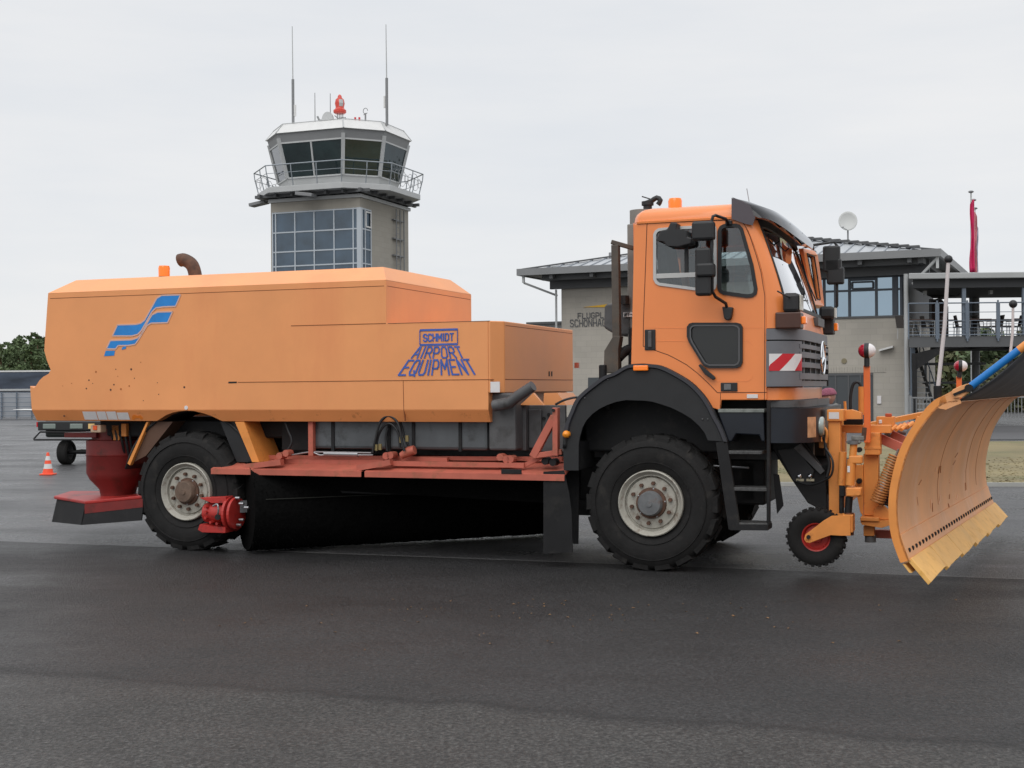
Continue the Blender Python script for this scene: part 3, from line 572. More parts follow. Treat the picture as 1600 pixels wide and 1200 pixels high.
# roof: fascia ring, soffit, hip
rfm = MB(); tk = .30
rfm.bb((uW, 0, ze-tk), (0, .12, ze)); rfm.bb((uW, D-.12, ze-tk), (0, D, ze)); rfm.bb((uW, .12, ze-tk), (uW+.12, D-.12, ze)); rfm.bb((-.12, .12, ze-tk), (0, D-.12, ze)); rfm.build('fascia', MGM, T)
MB().bb((uW+.12, .12, ze-.26), (-.12, D-.12, ze-.22)).build('soffit', DGM, T)
bm_ = MB()
bm_.bb((uW+1.0, .55, ze-.52), (-.9, .75, ze-.27)); bm_.bb((uW+1.0, WV-.25, ze-.85), (-.6, WV-.05, ze-.27))
for i in range(9):
    u = lerp(uW+1.6, -1.2, i/8); bm_.bb((u-.08, .14, ze-.48), (u+.08, WV+.4, ze-.27))
bm_.bb((-.9, .3, ze-.5), (-.7, D-1, ze-.27)); bm_.build('eaves_beam', DGM, T)
st = MB(); a = (FB.S(1412, 418, .3)); st.beam((-.15, .2, ze-.35), (a.x+.3, .6, ze-1.3), .09, .09); st.beam((-.15, .2, ze-.3), (-.15, .2, ze-.75), .1, .1)
st.build('gutter_strut', LGM, T); st = MB(); st.beam((uW+.25, .2, ze-.3), (uW+.25, .2, ze-.62), .1, .1); st.beam((uW+.25, .25, ze-.62), (w0-.12, WV-.2, ze-1.15), .08, .08); st.build('gutter_strut', LGM, T)
zrd = FB.S(1165, 373, D/2).z; ux = FB.S(1150, 360, D/2).x; ux = (uW)/2
R1, R2 = V((ux-.6, D/2, zrd)), V((ux+.9, D/2, zrd))
co = [V((uW+.15, .15, ze-.08)), V((-.15, .15, ze-.08)), V((-.15, D-.15, ze-.08)), V((uW+.15, D-.15, ze-.08))]
MB().add(co+[R1, R2], [(0, 1, 5, 4), (1, 2, 5), (2, 3, 4, 5), (3, 0, 4)]).build('roof', ROOFM, T)
sm = MB(); n = 34
for i in range(1, n):
    u = lerp(uW+.15, -.15, i/n)
    t = min(1, (u-co[0].x)/(R1.x-co[0].x), (u-co[1].x)/(R2.x-co[1].x)); 
    q = V((u, lerp(.15, D/2, t), lerp(ze-.08, zrd, t))); sm.beam(V((u, .15, ze-.06)), q+V((0, 0, .02)), .05, .05)
for i in range(1, 24):
    v = lerp(.15, D-.15, i/24); t = 1-abs(v-D/2)/(D/2-.15)
    sm.beam(V((-.15, v, ze-.06)), V((lerp(-.15, R2.x, t), v, lerp(ze-.08, zrd, t)+.02)), .05, .05)
sm.build('roof_seam', mat('seam_grey', (.25, .27, .30), .4), T)
sm = MB()
for a, b in ((co[0], R1), (co[1], R2), (R1, R2)):
    sm.beam(a+V((0, 0, .06)), b+V((0, 0, .06)), .3, .06)
for k in range(16):
    t = lerp(.12, .98, k/15); c = lerp(co[1], R2, t); sm.box(c+V((0, 0, .10)), (.42, .3, .07))
sm.build('ridge_vent', DGM, T)
vn = FB.S(955, 398, D/2-1); MB().cyl((vn.x, vn.y, vn.z-.5), (vn.x, vn.y, vn.z+.1), .12, 10).build('roof_vent', STL, T)
# downpipes
MB().cyl((FB.S(869, 470, WV-.5).x, WV-.5, 0), (FB.S(869, 470, WV-.5).x, WV-.5, ze-.9), .05, 10).build('downpipe', LGM, T)
pp = FB.S(1416, 500, .5); MB().cyl((pp.x, .5, 0), (pp.x, .5, ze-.9), .09, 10).build('roof_post', LGM, T)
# double door and wall fittings
a, b = FB.S(1290, 583.5, WV), FB.S(1364, 583.5, WV)
dr = MB().bb((a.x-2.4, WV-.03, 0), (b.x, WV+.05, a.z)).build('door', mat('door_grey', (.055, .062, .068), .5), T)
x = MB()
for px in (1285, 1306, 1326, 1345): u = FB.S(px, 600, WV).x; x.bb((u-.03, WV-.06, 0), (u+.03, WV-.031, a.z-.1))
x.bb((a.x-2.4, WV-.06, a.z-.1), (b.x, WV-.031, a.z)); x.build('door_frame', DGM, dr)
dl = MB(); n = int((b.x+.6-(a.x-2.4))/.11)
for i in range(n): u = a.x-2.4+i*.11; dl.bb((u, WV-.012, a.z+.02), (u+.095, WV+.003, a.z+.26))
dl.build('lintel', BR, T)
a, b = FB.S(903, 595, WV), FB.S(880, 596, WV)
q = FB.S(1385, 544, WV-.3); MB().prism([q+V((-.3, 0, -.05)), q+V((.25, 0, .10)), q+V((.25, 0, .02)), q+V((-.3, 0, -.12))], (0, .28, 0)).build('wall_lamp', WH, T)
q = FB.S(1319, 564, WV); MB().cyl((q.x, WV-.03, q.z), (q.x, WV+.05, q.z), .11, 12).build('wall_vent', mat('vent_tan', (.22, .19, .12), .8), T)
q = FB.S(1374, 624.5, WV); MB().bb((q.x-.08, WV-.05, q.z-.16), (q.x+.08, WV+.02, q.z+.16)).build('wall_box', WHS, T)
a, b = FB.S(919, 590, WV), FB.S(947, 620, WV); MB().bb((a.x, WV-.02, 0), (b.x, WV+.02, a.z)).build('side_door', mat('door_grey', (0, 0, 0)), T)
# facade lettering and yellow stroke
def ftext(body, x0, x1, yt, yb):
    A, B_ = FB.S(x0, yt, WV-.04), FB.S(x1, yt, WV-.04); zb_ = FB.S(x0, yb, WV-.04).z
    return textmesh(body, lambda s, t: V((lerp(A.x, B_.x, s), WV-.04, lerp(zb_, A.z, t))), .036, .5)
LT = mat('lettering_grey', (.075, .078, .085), .5)
ftext('FLUGPLATZ', 903, 964, 489.5, 497.5).build('lettering', LT, T)
ftext('SCH\u00d6NHAGEN', 891, 961, 500.0, 510.5).build('lettering', LT, T)
a, b, c = FB.S(911, 480, WV-.04), FB.S(962, 473.5, WV-.04), FB.S(962, 480, WV-.04)
MB().prism([a, c, b], (0, .03, 0)).build('yellow_stroke', mat('stroke_yellow', (.72, .42, .03), .5), T)
# annex with flat roof behind on the left
an = thing('annex_building', 'low flat roofed grey annex behind the terminal seen above the sweeper tank', 'building', at(832, 606, 66).xy.to_3d(), -FB.a)
MB().bb((0, 0, 0), (9, 6, EYE+(606-508)/FPX*66)).build('wall', LGM, an); MB().bb((-.2, -.3, EYE+(606-508)/FPX*66), (9.2, 6.2, EYE+(606-504.5)/FPX*66)).build('roof', DGM, an)
# satellite dish on the roof
P = at(1325, 365, 56); T = thing('satellite_dish', 'grey satellite dish on a mast on the terminal roof', 'satellite dish', (P.x, P.y, P.z-.7), radians(-12))
ds = MB(); rows = []
for k in range(7):
    r = .40*k/6; rows.append([V((r*cos(a)*1.0, .10*(1-(r/.40)**2)*1.0, r*sin(a)*1.12)) for a in [2*pi*i/28 for i in range(28)]])
ds.grid(rows, True); d_ = ds.build('reflector', mat('dish_grey', (.46, .47, .46), .5), T, smooth=60, solid=.015, loc=(0, 0, 1.25)); d_.rotation_euler = (radians(-16), 0, radians(0))
a = MB(); a.tube([(0, 0, -.4), (0, .1, .8), (0, .12, 1.2)], .035, 8); a.build('mast', MGM, T)
a = MB(); a.tube([(0, -.0, .85), (-.22, -.38, .92)], .016, 6); a.ball((-.24, -.42, .95), .05); a.build('feed_arm', LGM, T)
MB().lathe([(.001, 0), (.16, 0), (.17, .02), (.14, .35), (.1, .42), (.001, .42)], 16, o=(0, .1, 0), axis='z').build('mast_cover', mat('dish_grey', (0, 0, 0)), T, smooth=40)

# ------------------------------------------------------------------ terrace
P0 = at(1419, 524, 50.0); FC = Frame(P0.x, P0.y, 3.0); SK = .40
def skew(z0, z1, v0, v1, u1, u0=0):
    return MB().prism([V((u0+SK*v0, v0, z0)), V((u1, v0, z0)), V((u1, v1, z0)), V((u0+SK*v1, v1, z0))], (0, 0, z1-z0))
T = thing('roof_terrace', 'raised steel terrace with flat canopy and grey railing beside the terminal', 'terrace', FC.O, -FC.a)
zd = FC.S(1419, 526).z; LX = 14.0
MB().bb((.02, 0, zd-.42), (LX, .16, zd)).build('deck_beam', DGM, T); skew(zd-.12, zd-.02, .16, 6.2, LX, .05).build('deck', DGM, T)
x = MB()
for i in range(8): x.bb((2.7+i*1.5, .16, zd-.36), (2.82+i*1.5, 6.2, zd-.12))
x.bb((2.5, 6.0, zd-.42), (LX, 6.19, zd-.12)); x.build('joist', DGM, T)
zc1, zc0 = FC.S(1450, 427.5).z, FC.S(1450, 436.5).z
skew(zc0, zc1, -.3, 6.4, LX, .08).build('canopy', mat('canopy_membrane', (.34, .35, .35), .6, var=.08, vscale=1), T, bevel=.03)
skew(zc0-.34, zc0-.01, -.05, 6.1, LX, .2).build('canopy_beam', mat('canopy_dark', (.02, .022, .025), .6), T)
MB().prism([(2.5, 6.2, zd), (3.3, 6.2, zd), (3.3, 6.2, zc0-.7), (3.0, 6.2, zc0-.36), (2.5, 6.2, zc0-.36)], (0, .1, 0)).build('rear_screen', mat('screen_brown', (.09, .06, .05), .7), T)
for px in (1507, 1601, 1700):
    u = FC.S(px, 480).x; MB().bb((u-.07, .02, zd), (u+.07, .16, zc0-.33)).build('post', BGM, T)
u = FC.S(1515, 480, 6).x; MB().bb((u-.05, 5.8, zd), (u+.05, 5.9, zc0-.33)).build('post', BGM, T)
for px, vv, r in ((1426, .6, .16), (1447, 5.4, .05)):
    u = FC.S(px, 590, vv).x; MB().bb((u-r/2, vv-r/2, 0), (u+r/2, vv+r/2, zd-.42)).build('post', BGM, T)
x = MB(); x.prism([(FC.S(1432, 578).x, .05, FC.S(1432, 578).z), (FC.S(1432, 556).x, .05, FC.S(1432, 552).z), (FC.S(1470, 541).x, .05, zd-.42), (FC.S(1484, 541).x, .05, zd-.42)], (0, .14, 0)); x.bb((FC.S(1430, 560).x-.08, .05, 0), (FC.S(1430, 560).x+.08, .19, FC.S(1430, 552).z)); x.build('knee_brace', BKM, T)
for k in range(6):
    u0 = .12+k*2.13 if k else .05; u1 = (k+1)*2.13-.08+.12; r = MB()
    if k == 0: u1 = FC.S(1464, 500).x; 
    a0 = FC.S([1419, 1466, 1513, 1561, 1608, 1655][k], 500).x; a1 = FC.S([1462, 1509, 1557, 1604, 1651, 1698][k], 500).x
    zt_, zm, zl, z0_ = FC.S(1500, 473.5).z, FC.S(1500, 488).z, FC.S(1500, 501).z, FC.S(1500, 523).z
    for z, q in ((zt_, .028), (z0_, .024), (zm, .014), (zl, .014)): r.cyl((a0, -.05, z), (a1, -.05, z), q, 6)
    for u in (a0, a1): r.cyl((u, -.05, zd-.1), (u, -.05, zt_+(.0)), .028, 6)
    for j in range(1, 4): r.cyl((a0, -.05, lerp(z0_, zl, j/4)), (a1, -.05, lerp(z0_, zl, j/4)), .010, 4)
    r.cyl((a1+.045, -.05, zd-.2), (a1+.045, -.05, zt_+.1), .035, 6); r.build('railing', BGM, T)
for px in (1461, 1567): q = FC.S(px, 441); MB().box((q.x, 1.5, zc0-.42), (.12, .2, .16)).build('spotlight', LGM, T)
x = MB(); q0, q1 = FC.S(1454, 470, 3), FC.S(1499, 461, 3); x.tube([q0+V((0, 0, -1)), q0, q1, q1+V((0, 0, .35))], .05, 6); x.build('drain_pipe', DGM, T)
MB().bb((FC.S(1455, 455, 4).x, 4, FC.S(1455, 456, 4).z), (FC.S(1493, 455, 4).x, 4.6, zc0-.34)).build('duct', mat('canopy_dark', (0, 0, 0)), T)
# furniture on the terrace
CHR_ = mat('rattan', (.06, .052, .048), .7, var=.3, vscale=20); TBL = mat('table_brown', (.10, .06, .05), .5)
def chair(u, v, rz, first, label):
    if first is None:
        t = thing('terrace_chair', label, 'chair', (0, 0, 0), 0, 'chairs on the terrace')
        MB().bb((-.24, -.24, .42), (.24, .24, .47)).build('seat', CHR_, t); MB().prism([(-.24, .21, .47), (-.22, .30, .9), (.22, .30, .9), (.24, .21, .47)], (0, .03, 0)).build('backrest', CHR_, t)
        for a, b in ((-1, -1), (1, -1), (1, 1), (-1, 1)): MB().cyl((a*.21, b*.21, 0), (a*.2, b*.2, .42), .018, 6).build('leg', LGM, t)
        for a in (-1, 1): MB().tube([(a*.24, -.22, .42), (a*.25, -.22, .66), (a*.24, .24, .68)], .018, 6).build('armrest', LGM, t)
    else: t = copy_tree(first); t['label'] = label
    p = FC.O+FC.d*u+FC.w*v; t.location = (p.x, p.y, zd-.02); t.rotation_euler = (0, 0, rz); return t
def table(u, v, first, label):
    if first is None:
        t = thing('terrace_table', label, 'table', (0, 0, 0), 0, 'tables on the terrace')
        MB().box((0, 0, .73), (.85, .75, .04)).build('tabletop', TBL, t, bevel=.01); MB().cyl((0, 0, .03), (0, 0, .71), .035, 8).build('leg', LGM, t); MB().box((0, 0, .015), (.5, .5, .03)).build('base', BGM, t)
    else: t = copy_tree(first); t['label'] = label
    p = FC.O+FC.d*u+FC.w*v; t.location = (p.x, p.y, zd-.02); t.rotation_euler = (0, 0, -FC.a); return t
t0 = None; c0 = None
tl = ['nearest the terminal wall', 'second from the terminal wall', 'right of the terrace post', 'in the middle of the right hand railing bay', 'partly cut by the right photo edge']
for i, px in enumerate((1437, 1478, 1527, 1560, 1596)):
    u = FC.S(px, 510, 1.6).x; q = table(u, 1.5+.4*(i % 2), t0, 'brown square table on the terrace '+tl[i]); t0 = t0 or q
    for s, nm in ((-1, 'left'), (1, 'right')):
        q = chair(u+s*.62, 1.4+.3*(i % 2), radians(-s*90+random.uniform(-25, 25)), c0, 'dark rattan chair '+nm+' of the table '+tl[i]); c0 = c0 or q
# steel staircase
T = thing('steel_staircase', 'open steel staircase under the terrace beside the terminal', 'staircase', FC.O, -FC.a)
tr = MB(); a, b = FC.S(1448, 660, 2.5), FC.S(1460, 545, 4.0)
a, b = V((1.1, 1.6, 0)), V((1.1, 5.4, zd-.2))
n = 15
for i in range(1, n): p = lerp(a, b, i/n); tr.box((p.x, p.y, p.z), (1.0, .27, .045))
tr.build('tread', LGM, T)
for s in (-.53, .53): MB().beam(a+V((s, 0, 0)), b+V((s, 0, 0)), .05, .26).build('stringer', DGM, T)
x = MB()
for s in (-.55, .55):
    x.cyl(a+V((s, 0, 1)), b+V((s, 0, 1)), .025, 6)
    for i in range(6): p = lerp(a, b, i/5)+V((s, 0, 0)); x.cyl(p, p+V((0, 0, 1)), .02, 6)
x.build('handrail', BGM, T)
# second flight seen edge-on, dark landings behind the stairs
x = MB()
for z in (.9, 1.7, 2.5): x.bb((1.9, 4.6, z), (4.4, 5.2, z+.10))
x.build('landing', DGM, T)
# ground fence under the terrace
Q = at(1420, 604, 45.0); T = thing('bar_fence', 'grey vertical bar fence on the ground below the terrace', 'fence', (Q.x, Q.y, 0), radians(-4))
zt_, zb_ = EYE+(602-621)/FPX*45, EYE+(600-657)/FPX*45
x = MB(); x.bb((0, -.03, zt_-.05), (16, .03, zt_)); x.bb((0, -.03, zb_), (16, .03, zb_+.05)); x.build('rail', MGM, T)
x = MB()
for i in range(134): x.bb((i*.12, -.012, zb_), (i*.12+.022, .012, zt_))
x.build('bar', MGM, T)
for i in range(7): MB().bb((i*2.6, -.04, 0), (i*2.6+.08, .04, zt_+.05)).build('post', MGM, T)
# flag poles
FP = MB(); 
fl = [('tall flagpole with long red flag hanging limp behind the terrace', 1519.5, 300, 70, 'red'), ('flagpole with white and red flag just right of the all red flag', 1523.5, 313, 73, 'white'), ('shortest flagpole with pale flag furthest right', 1525.5, 326, 76, 'pale')]
for i, (lab, px, py, Y, c) in enumerate(fl):
    B_ = at(px, 600, Y); tz = EYE+(601-py)/FPX*Y; T = thing('flagpole', lab, 'flagpole', (B_.x, B_.y, 0), 0, 'flagpoles behind the terrace')
    MB().tube([(0, 0, 0), (0, 0, tz*.5), (0, 0, tz)], [.10, .075, .04], 10).build('pole', WH if i else LGM, T); MB().lathe([(.001, .08), (.10, .06), (.16, 0), (.10, -.05), (.001, -.05)], 12, o=(0, 0, tz), axis='z').build('finial', MGM, T)
    f = MB(); rows = []; R = random.Random(i); z1_, z0_ = tz-.45-.25*i, tz-4.4
    for k in range(16):
        z = lerp(z1_, z0_, k/15); wd_ = .17+.03*sin(k*.6) if k else .06
        rows.append([V((.12-wd_*1.4*j/6 if i == 0 else -.04+wd_*.8*j/6, -.16+.07*sin(j*1.7+k*.25), z)) for j in range(7)])
    f.grid(rows); f.build('flag', {'red': mat('flag_red', (.58, .02, .11), .7, var=.1), 'white': mat('flag_white', (.55, .20, .22), .7, var=.5, vscale=1.2), 'pale': mat('flag_pale', (.45, .42, .50), .7, var=.3)}[c], T, smooth=60, solid=.01)
Q = at(1525, 600, 56); T = thing('grey_column', 'thick grey steel column rising behind the terrace railing', 'column', (Q.x, Q.y, 0))
MB().lathe([(.17, 0), (.17, EYE+(600-445)/FPX*56), (.12, EYE+(600-445)/FPX*56+.05), (.001, EYE+(600-445)/FPX*56+.05)], 20, axis='z').build('shaft', MGM, T, smooth=40)
MB().lathe([(.26, 0), (.26, .04), (.001, .04)], 20, axis='z').build('base_plate', MGM, T)
# ================================================================== THE SWEEPER TRUCK
g0 = gnd(1017, 893)
FR = Frame(g0.x, g0.y, 20.4); S = FR.S; F_ = FR.F
TR = thing('airfield_sweeper_truck', 'large orange airfield sweeper truck with black fenders, blue lettering and a cab at right', 'truck', FR.O, -FR.a)
def sp_(pts, v=0): return [S(x, y, v) for x, y in pts]
def sbox(name, x0, y0, x1, y1, v, dv, m, parent=None, bevel=.006):
    a, b = S(x0, y0, v), S(x1, y1, v); return MB().bb((a.x, v, a.z), (b.x, v+dv, b.z)).build(name, m, parent or TR, bevel=bevel)
def splate(name, pts, v, dv, m, parent=None, bevel=0, holes=()):
    return MB().prism(sp_(pts, v), (0, dv, 0), [sp_(h, v) for h in holes]).build(name, m, parent or TR, bevel=bevel)
# ---------------- wheels
def arc_lugs(mb, R0, R1, y0, y1, n, off, skew):
    for k in range(n):
        a = 2*pi*(k+off)/n; w_ = 2*pi/n*.34
        pts = []
        for r, y, s in ((R0-.05, y0-.004, 0), (R1-.012, y0+.004, 0), (R1, y0+.03, .1), (R1, y1, 1), (R0-.02, y1, 1)):
            pts.append((r, y, a+skew*s))
        A = [V((r*cos(t-w_), y, r*sin(t-w_))) for r, y, t in pts]; B = [V((r*cos(t+w_), y, r*sin(t+w_))) for r, y, t in pts]
        mb.add(A+B, [(0, 1, 2, 3, 4), (9, 8, 7, 6, 5)]+[(i, (i+1) % 5, (i+1) % 5+5, i+5) for i in range(5)])
def make_wheel(hubm, R=.622):
    k = R/.612
    rim = MB().lathe([(.302, .035), (.300, -.008), (.291, -.014), (.282, -.006), (.268, .022), (.258, .030), (.250, .028), (.246, .060), (.238, .064), (.228, .045), (.150, .036), (.001, .036)], 56)
    rim.lathe([(.285, .04), (.22, .12), (.22, .34), (.30, .39), (.19, .36), (.001, .30)], 40)
    w = rim.build('wheel', RIM, TR, smooth=35)
    t = MB(); W = .40
    pr = [(.300, .03), (.335, .004), (.40, -.014), (.46, -.016), (.52, -.006), (.560, .014), (.585, .040), (.596, .08), (.599, .2)]
    t.lathe([(r*k, y) for r, y in pr]+[(r*k, W-y) for r, y in pr[::-1]], 80)
    for dr in (.36, .50): t.lathe([(dr*k, -.006 if dr > .4 else .0), ((dr+.006)*k, -.021 if dr > .4 else -.014), ((dr+.012)*k, -.008 if dr > .4 else -.002)], 80)
    arc_lugs(t, .597*k, R, .014, .185, 18, 0, .10); arc_lugs(t, .597*k, R, W-.014, W-.185, 18, .5, .10)
    t.build('tyre', RUB, w, smooth=35)
    MB().lathe([(.142, .035), (.138, .016), (.112, .012), (.110, .03)], 40).build('hub_flange', RUST, w, smooth=40)
    h = MB().lathe([(.115, .035), (.112, -.030), (.100, -.048), (.030, -.052), (.028, -.060), (.001, -.060)], 36).build('hub', hubm, w, smooth=40)
    for i in range(10):
        a = 2*pi*(i+.3)/10; c = V((.182*cos(a), .036, .182*sin(a))); MB().cyl(c, c+V((0, -.035, 0)), .018, 6).build('wheel_nut', RUST, w)
    for i in range(5):
        a = 2*pi*(i+.1)/5; c = V((.132*cos(a), .02, .132*sin(a))); MB().ball(c, .010, 5).build('hub_bolt', STL, w)
    return w
w1 = make_wheel(HUB); w1.location = (0, 0, .615)
w2 = make_wheel(HUBR); w2.location = (-4.95, .01, .612); w2.rotation_euler = (0, .4, 0)
for u, w in ((0, w1), (-4.95, w2)):
    c = copy_tree(w); c.location = (u, 2.44, .615); c.rotation_euler = (0, .2, pi)
ax = MB()
for u in (0, -4.95):
    ax.cyl((u, .35, .606), (u, 2.1, .606), .085, 12); ax.ball((u, 1.2, .606), .23, 10); 
ax.build('axle', BKM, TR, smooth=50)
# ---------------- chassis
ch = MB()
for v in (.78, 1.58): ch.bb((-6.55, v, .98), (1.35, v+.09, 1.24))
for u in (-6.4, -5.6, -4.3, -3, -1.4, -.5, .6): ch.bb((u-.05, .8, 1.0), (u+.05, 1.6, 1.2))
ch.build('chassis_rail', CGY, TR)
ub = MB(); ub.bb((-6.3, .35, 1.16), (-1.62, 2.1, 1.345)); ub.bb((-1.9, .8, .55), (.9, 1.6, .98)); ub.bb((-.72, .34, 1.06), (1.0, 2.05, 1.62)); ub.build('underbody_gloom', BKM, TR, bevel=.02)  # long dark box beneath the body is added for gloom, beside engine blocks
lf = MB()
for v in (.62, 1.72):
    for k in range(4): 
        L_ = .62-.12*k; lf.tube([(-L_, v, .80-.03*k+.05), (0, v, .74-.03*k), (L_, v, .80-.03*k+.05)], .022, 4)
    for u in (-5.5, -4.4): lf.tube([(u, v, .9), (-4.95, v, .74)], .03, 4)
lf.build('leaf_spring', BKM, TR)
# grey frame plate with bolt holes, between the tank and the cab
fp = sbox('frame_plate', 820, 633, 884, 706, .40, .04, CGY); bl = MB()
for px, py in ((829, 648), (838, 648), (829, 662), (838, 662), (829, 668), (839, 668), (829, 692), (831, 701), (850, 654), (872, 640), (858, 648)):
    c = S(px, py, .40); bl.cyl((c.x, .385, c.z), (c.x, .41, c.z), .018, 8)
bl.build('frame_bolt', BKM, fp)
sbox('frame_plate', 826, 640, 846, 700, .37, .03, CGY); sbox('frame_plate', 905, 640, 962, 700, .55, .04, CGY); sbox('frame_plate', 905, 640, 930, 655, .50, .05, CGY)
sbox('air_tank', 868, 652, 905, 690, .5, .25, CGY, bevel=.05)
# fuel and water tanks under the body
tk = sbox('fuel_tank', 487, 640, 762, 704, .16, .45, TGY, bevel=.03); 
for px in (517, 605, 643, 716): sbox('tank_strap', px, 655, px+5, 706, .145, .02, BKM, tk, .002)
sbox('tool_box', 763, 614, 806, 704, .10, .5, CGY, bevel=.02); sbox('inner_panel', 799, 630, 822, 704, .3, .3, CGY)
mudb = sbox('battery_box', 440, 655, 486, 704, .3, .4, BKM)
# ---------------- sweeper body
yl = 507.5
outer = [(73, 478), (70, 530), (69, 548), (73, 563), (79, 578), (76, 584), (67, 589), (61, 595), (56, 603), (53, 606), (47, 603), (49.5, 640)]
B0 = sp_(outer, 0); zl = S(603, 505.3, 0).z; zc = S(400, 640.5, 0).z; u763 = S(763, 614, 0).x
uA = S(75, 459, 0).x; uB = S(603, 437, 0).x; zs_ = S(340, 448, 0).z; zr_ = S(600, 417, .25).z; VW = 2.2
poly = [V((uA, 0, zs_))]+B0[1:-1]+[V((B0[-1].x, 0, zc)), V((u763, 0, zc)), V((u763, 0, zl)), V((uB, 0, zl)), V((uB, 0, zs_))]
sb = MB(); sb.prism(poly, (0, VW, 0)); sb.prism([V((p.x, VW, p.z)) for p in [V((B0[0].x, 0, zl))]+B0[1:-1]+[V((B0[-1].x, 0, zc)), V((u763, 0, zc)), V((u763, 0, zl))]], (0, 2.4-VW, 0))
# bottom band leaning inwards, with the wheel arch
zb0 = S(400, 658.7, 0).z
arch = [(240, 658.7), (248, 654), (258, 648.6), (270, 644.6), (282, 642.4), (291, 641.8), (302, 642.4), (315, 645.5), (328, 650.5), (338, 656), (343, 658.7)]
def tilt(p): return V((p.x, .055*(zc-p.z)/(zc-zb0), p.z))
bd = [V((B0[-1].x, 0, zc)), V((S(52, 658, 0).x, 0, zb0))]+[V((S(x, y, 0).x, 0, min(zc-.005, max(zb0, S(x, y, 0).z)))) for x, y in arch]+[V((u763, 0, zb0)), V((u763, 0, zc))]
lo = MB().prism([tilt(p) for p in bd], (0, .10, 0)); far = MB().prism([V((p.x, 2.4-tilt(p).y, p.z)) for p in bd], (0, -.10, 0))
# tank nose
ucn = S(765, 501, 0).x; uF = ucn+.10; zt0 = S(763, 614, 0).z
MBn = MB().prism([V((u763, .0, zt0)), V((ucn, 0, zt0)), V((uF, .13, zt0)), V((uF, 2.27, zt0)), V((ucn, 2.4, zt0)), V((u763, 2.4, zt0))], (0, 0, zl-.001-zt0))
SB = sb.build('sweeper_body', OR, TR, bevel=.008)
NT = MBn.build('water_tank_nose', OR, SB, bevel=.012)
lo.build('lower_skirt', ORR, SB, bevel=.004); far.build('lower_skirt', ORR, SB)
# upper box with hipped top
up = MB(); lowr = [V((uA, 0, zs_+.001)), V((uB, 0, zs_+.001)), V((uB, VW, zs_+.001)), V((uA, VW, zs_+.001))]
mid = [V((p.x, p.y, zs_+.004)) for p in lowr]; top = [V((uA+.17, .25, zr_)), V((uB-.15, .25, zr_)), V((uB-.15, VW-.25, zr_)), V((uA+.17, VW-.25, zr_))]
up.grid([lowr, mid, top], True).add(top, [(0, 1, 2, 3)]); UB = up.build('upper_hood', OR, SB, bevel=.006)
# folded seam just below the hood edge, panel joints
jn = MB(); z_ = zs_-.055
jn.bb((uA+.03, -.0015, z_-.004), (uB-.02, .01, z_+.002)); jn.bb((uB-.01, .03, z_-.003), (uB+.0015, VW-.03, z_+.002))
def joint(mb, pts, w=.005, v=-.0015):
    for a, b in zip(pts, pts[1:]):
        a, b = S(a[0], a[1], 0), S(b[0], b[1], 0); mb.beam((a.x, v+.01, a.z), (b.x, v+.01, b.z), w, .023, up=V((0, 1, 0)))
joint(jn, [(372, 597.3), (771, 592.8)], .006); joint(jn, [(630, 595), (631, 641), (632.5, 658)], .006, .0); joint(jn, [(455, 509), (603, 505.3)], .006)
a = S(785, 592.5, 0); jn.bb((uF-.01, .14, a.z-.004), (uF+.0015, 2.26, a.z+.003)); zf = zl-.04; jn.bb((uF-.01, .16, zf-.003), (uF+.0015, 2.24, zf+.002))
jn.build('panel_joint', mat('joint_brown', (.22, .07, .02), .8), SB)  # dark brown lines of the panel joints
jn = MB(); joint(jn, [(357, 597.6), (370, 597.4)], .016); joint(jn, [(606, 505.5), (765, 501.3)], .003); jn.build('open_gap', BKM, SB)
for k, (px, py) in enumerate(((112, 599), (139, 594), (145, 599), (150, 581), (181, 577), (178, 601), (184, 588), (205, 577), (210, 591), (202, 603), (246, 598), (288, 605), (220, 566), (135, 607), (224, 626), (189, 608), (248, 616), (100, 650), (98, 603), (173, 609))):
    c = S(px, py, 0); r = [.006, .009, .005, .012][k % 4]; MB().cyl((c.x, -.0018, c.z), (c.x, .01, c.z), r, 9).build('paint_chip', RUST if k % 3 else mat('chip_brown', (.42, .13, .03), .7), SB)
# two small door bolts on the nose front
for px in (858, 862): c = F_(px, 584, uF); MB().bb((uF-.01, c.y-.015, c.z-.025), (uF+.004, c.y+.015, c.z+.025)).build('vent_slot', BKM, NT)
c = F_(906, 571, uF); MB().bb((uF-.02, 2.385, c.z-.03), (uF+.02, 2.44, c.z+.03)).build('hinge', RD, NT)
# stickers
st = MB(); a = [128, 150, 165, 181, 200]
for i in range(4):
    p, q = S(a[i], 643+(1.5 if i == 3 else 0), 0), S(a[i+1]-1, 656, 0); st.add([tilt(V((p.x, 0, p.z)))+V((0, -.003, 0)), tilt(V((q.x, 0, p.z)))+V((0, -.003, 0)), tilt(V((q.x, 0, q.z)))+V((0, -.003, 0)), tilt(V((p.x, 0, q.z)))+V((0, -.003, 0))], [(0, 1, 2, 3)])
st.build('sticker', WHS, SB, recalc=False)
p, q = S(202, 648, 0), S(220, 656, 0); MB().prism([tilt(V((lerp(p.x, q.x, s), 0, lerp(q.z, p.z, t))))+V((0, -.003, 0)) for s, t in ((0, 0), (.1, .7), (.3, 1), (.6, .75), (.85, .9), (1, .3), (.8, 0), (.7, .3), (.3, .25), (.2, 0))], (0, .005, 0)).build('sticker', mat('sticker_orange', (.75, .20, .02), .5), SB)
p, q = S(766.5, 596.5, 0), S(781, 613, 0); MB().bb((p.x, -.004, p.z), (lerp(p.x, q.x, 1), .005, q.z)).build('sticker', WHS, SB)
p = S(291, 637, 0); MB().cyl((p.x, -.004, p.z), (p.x, .01, p.z), .022, 10).build('sticker', WHS, SB)
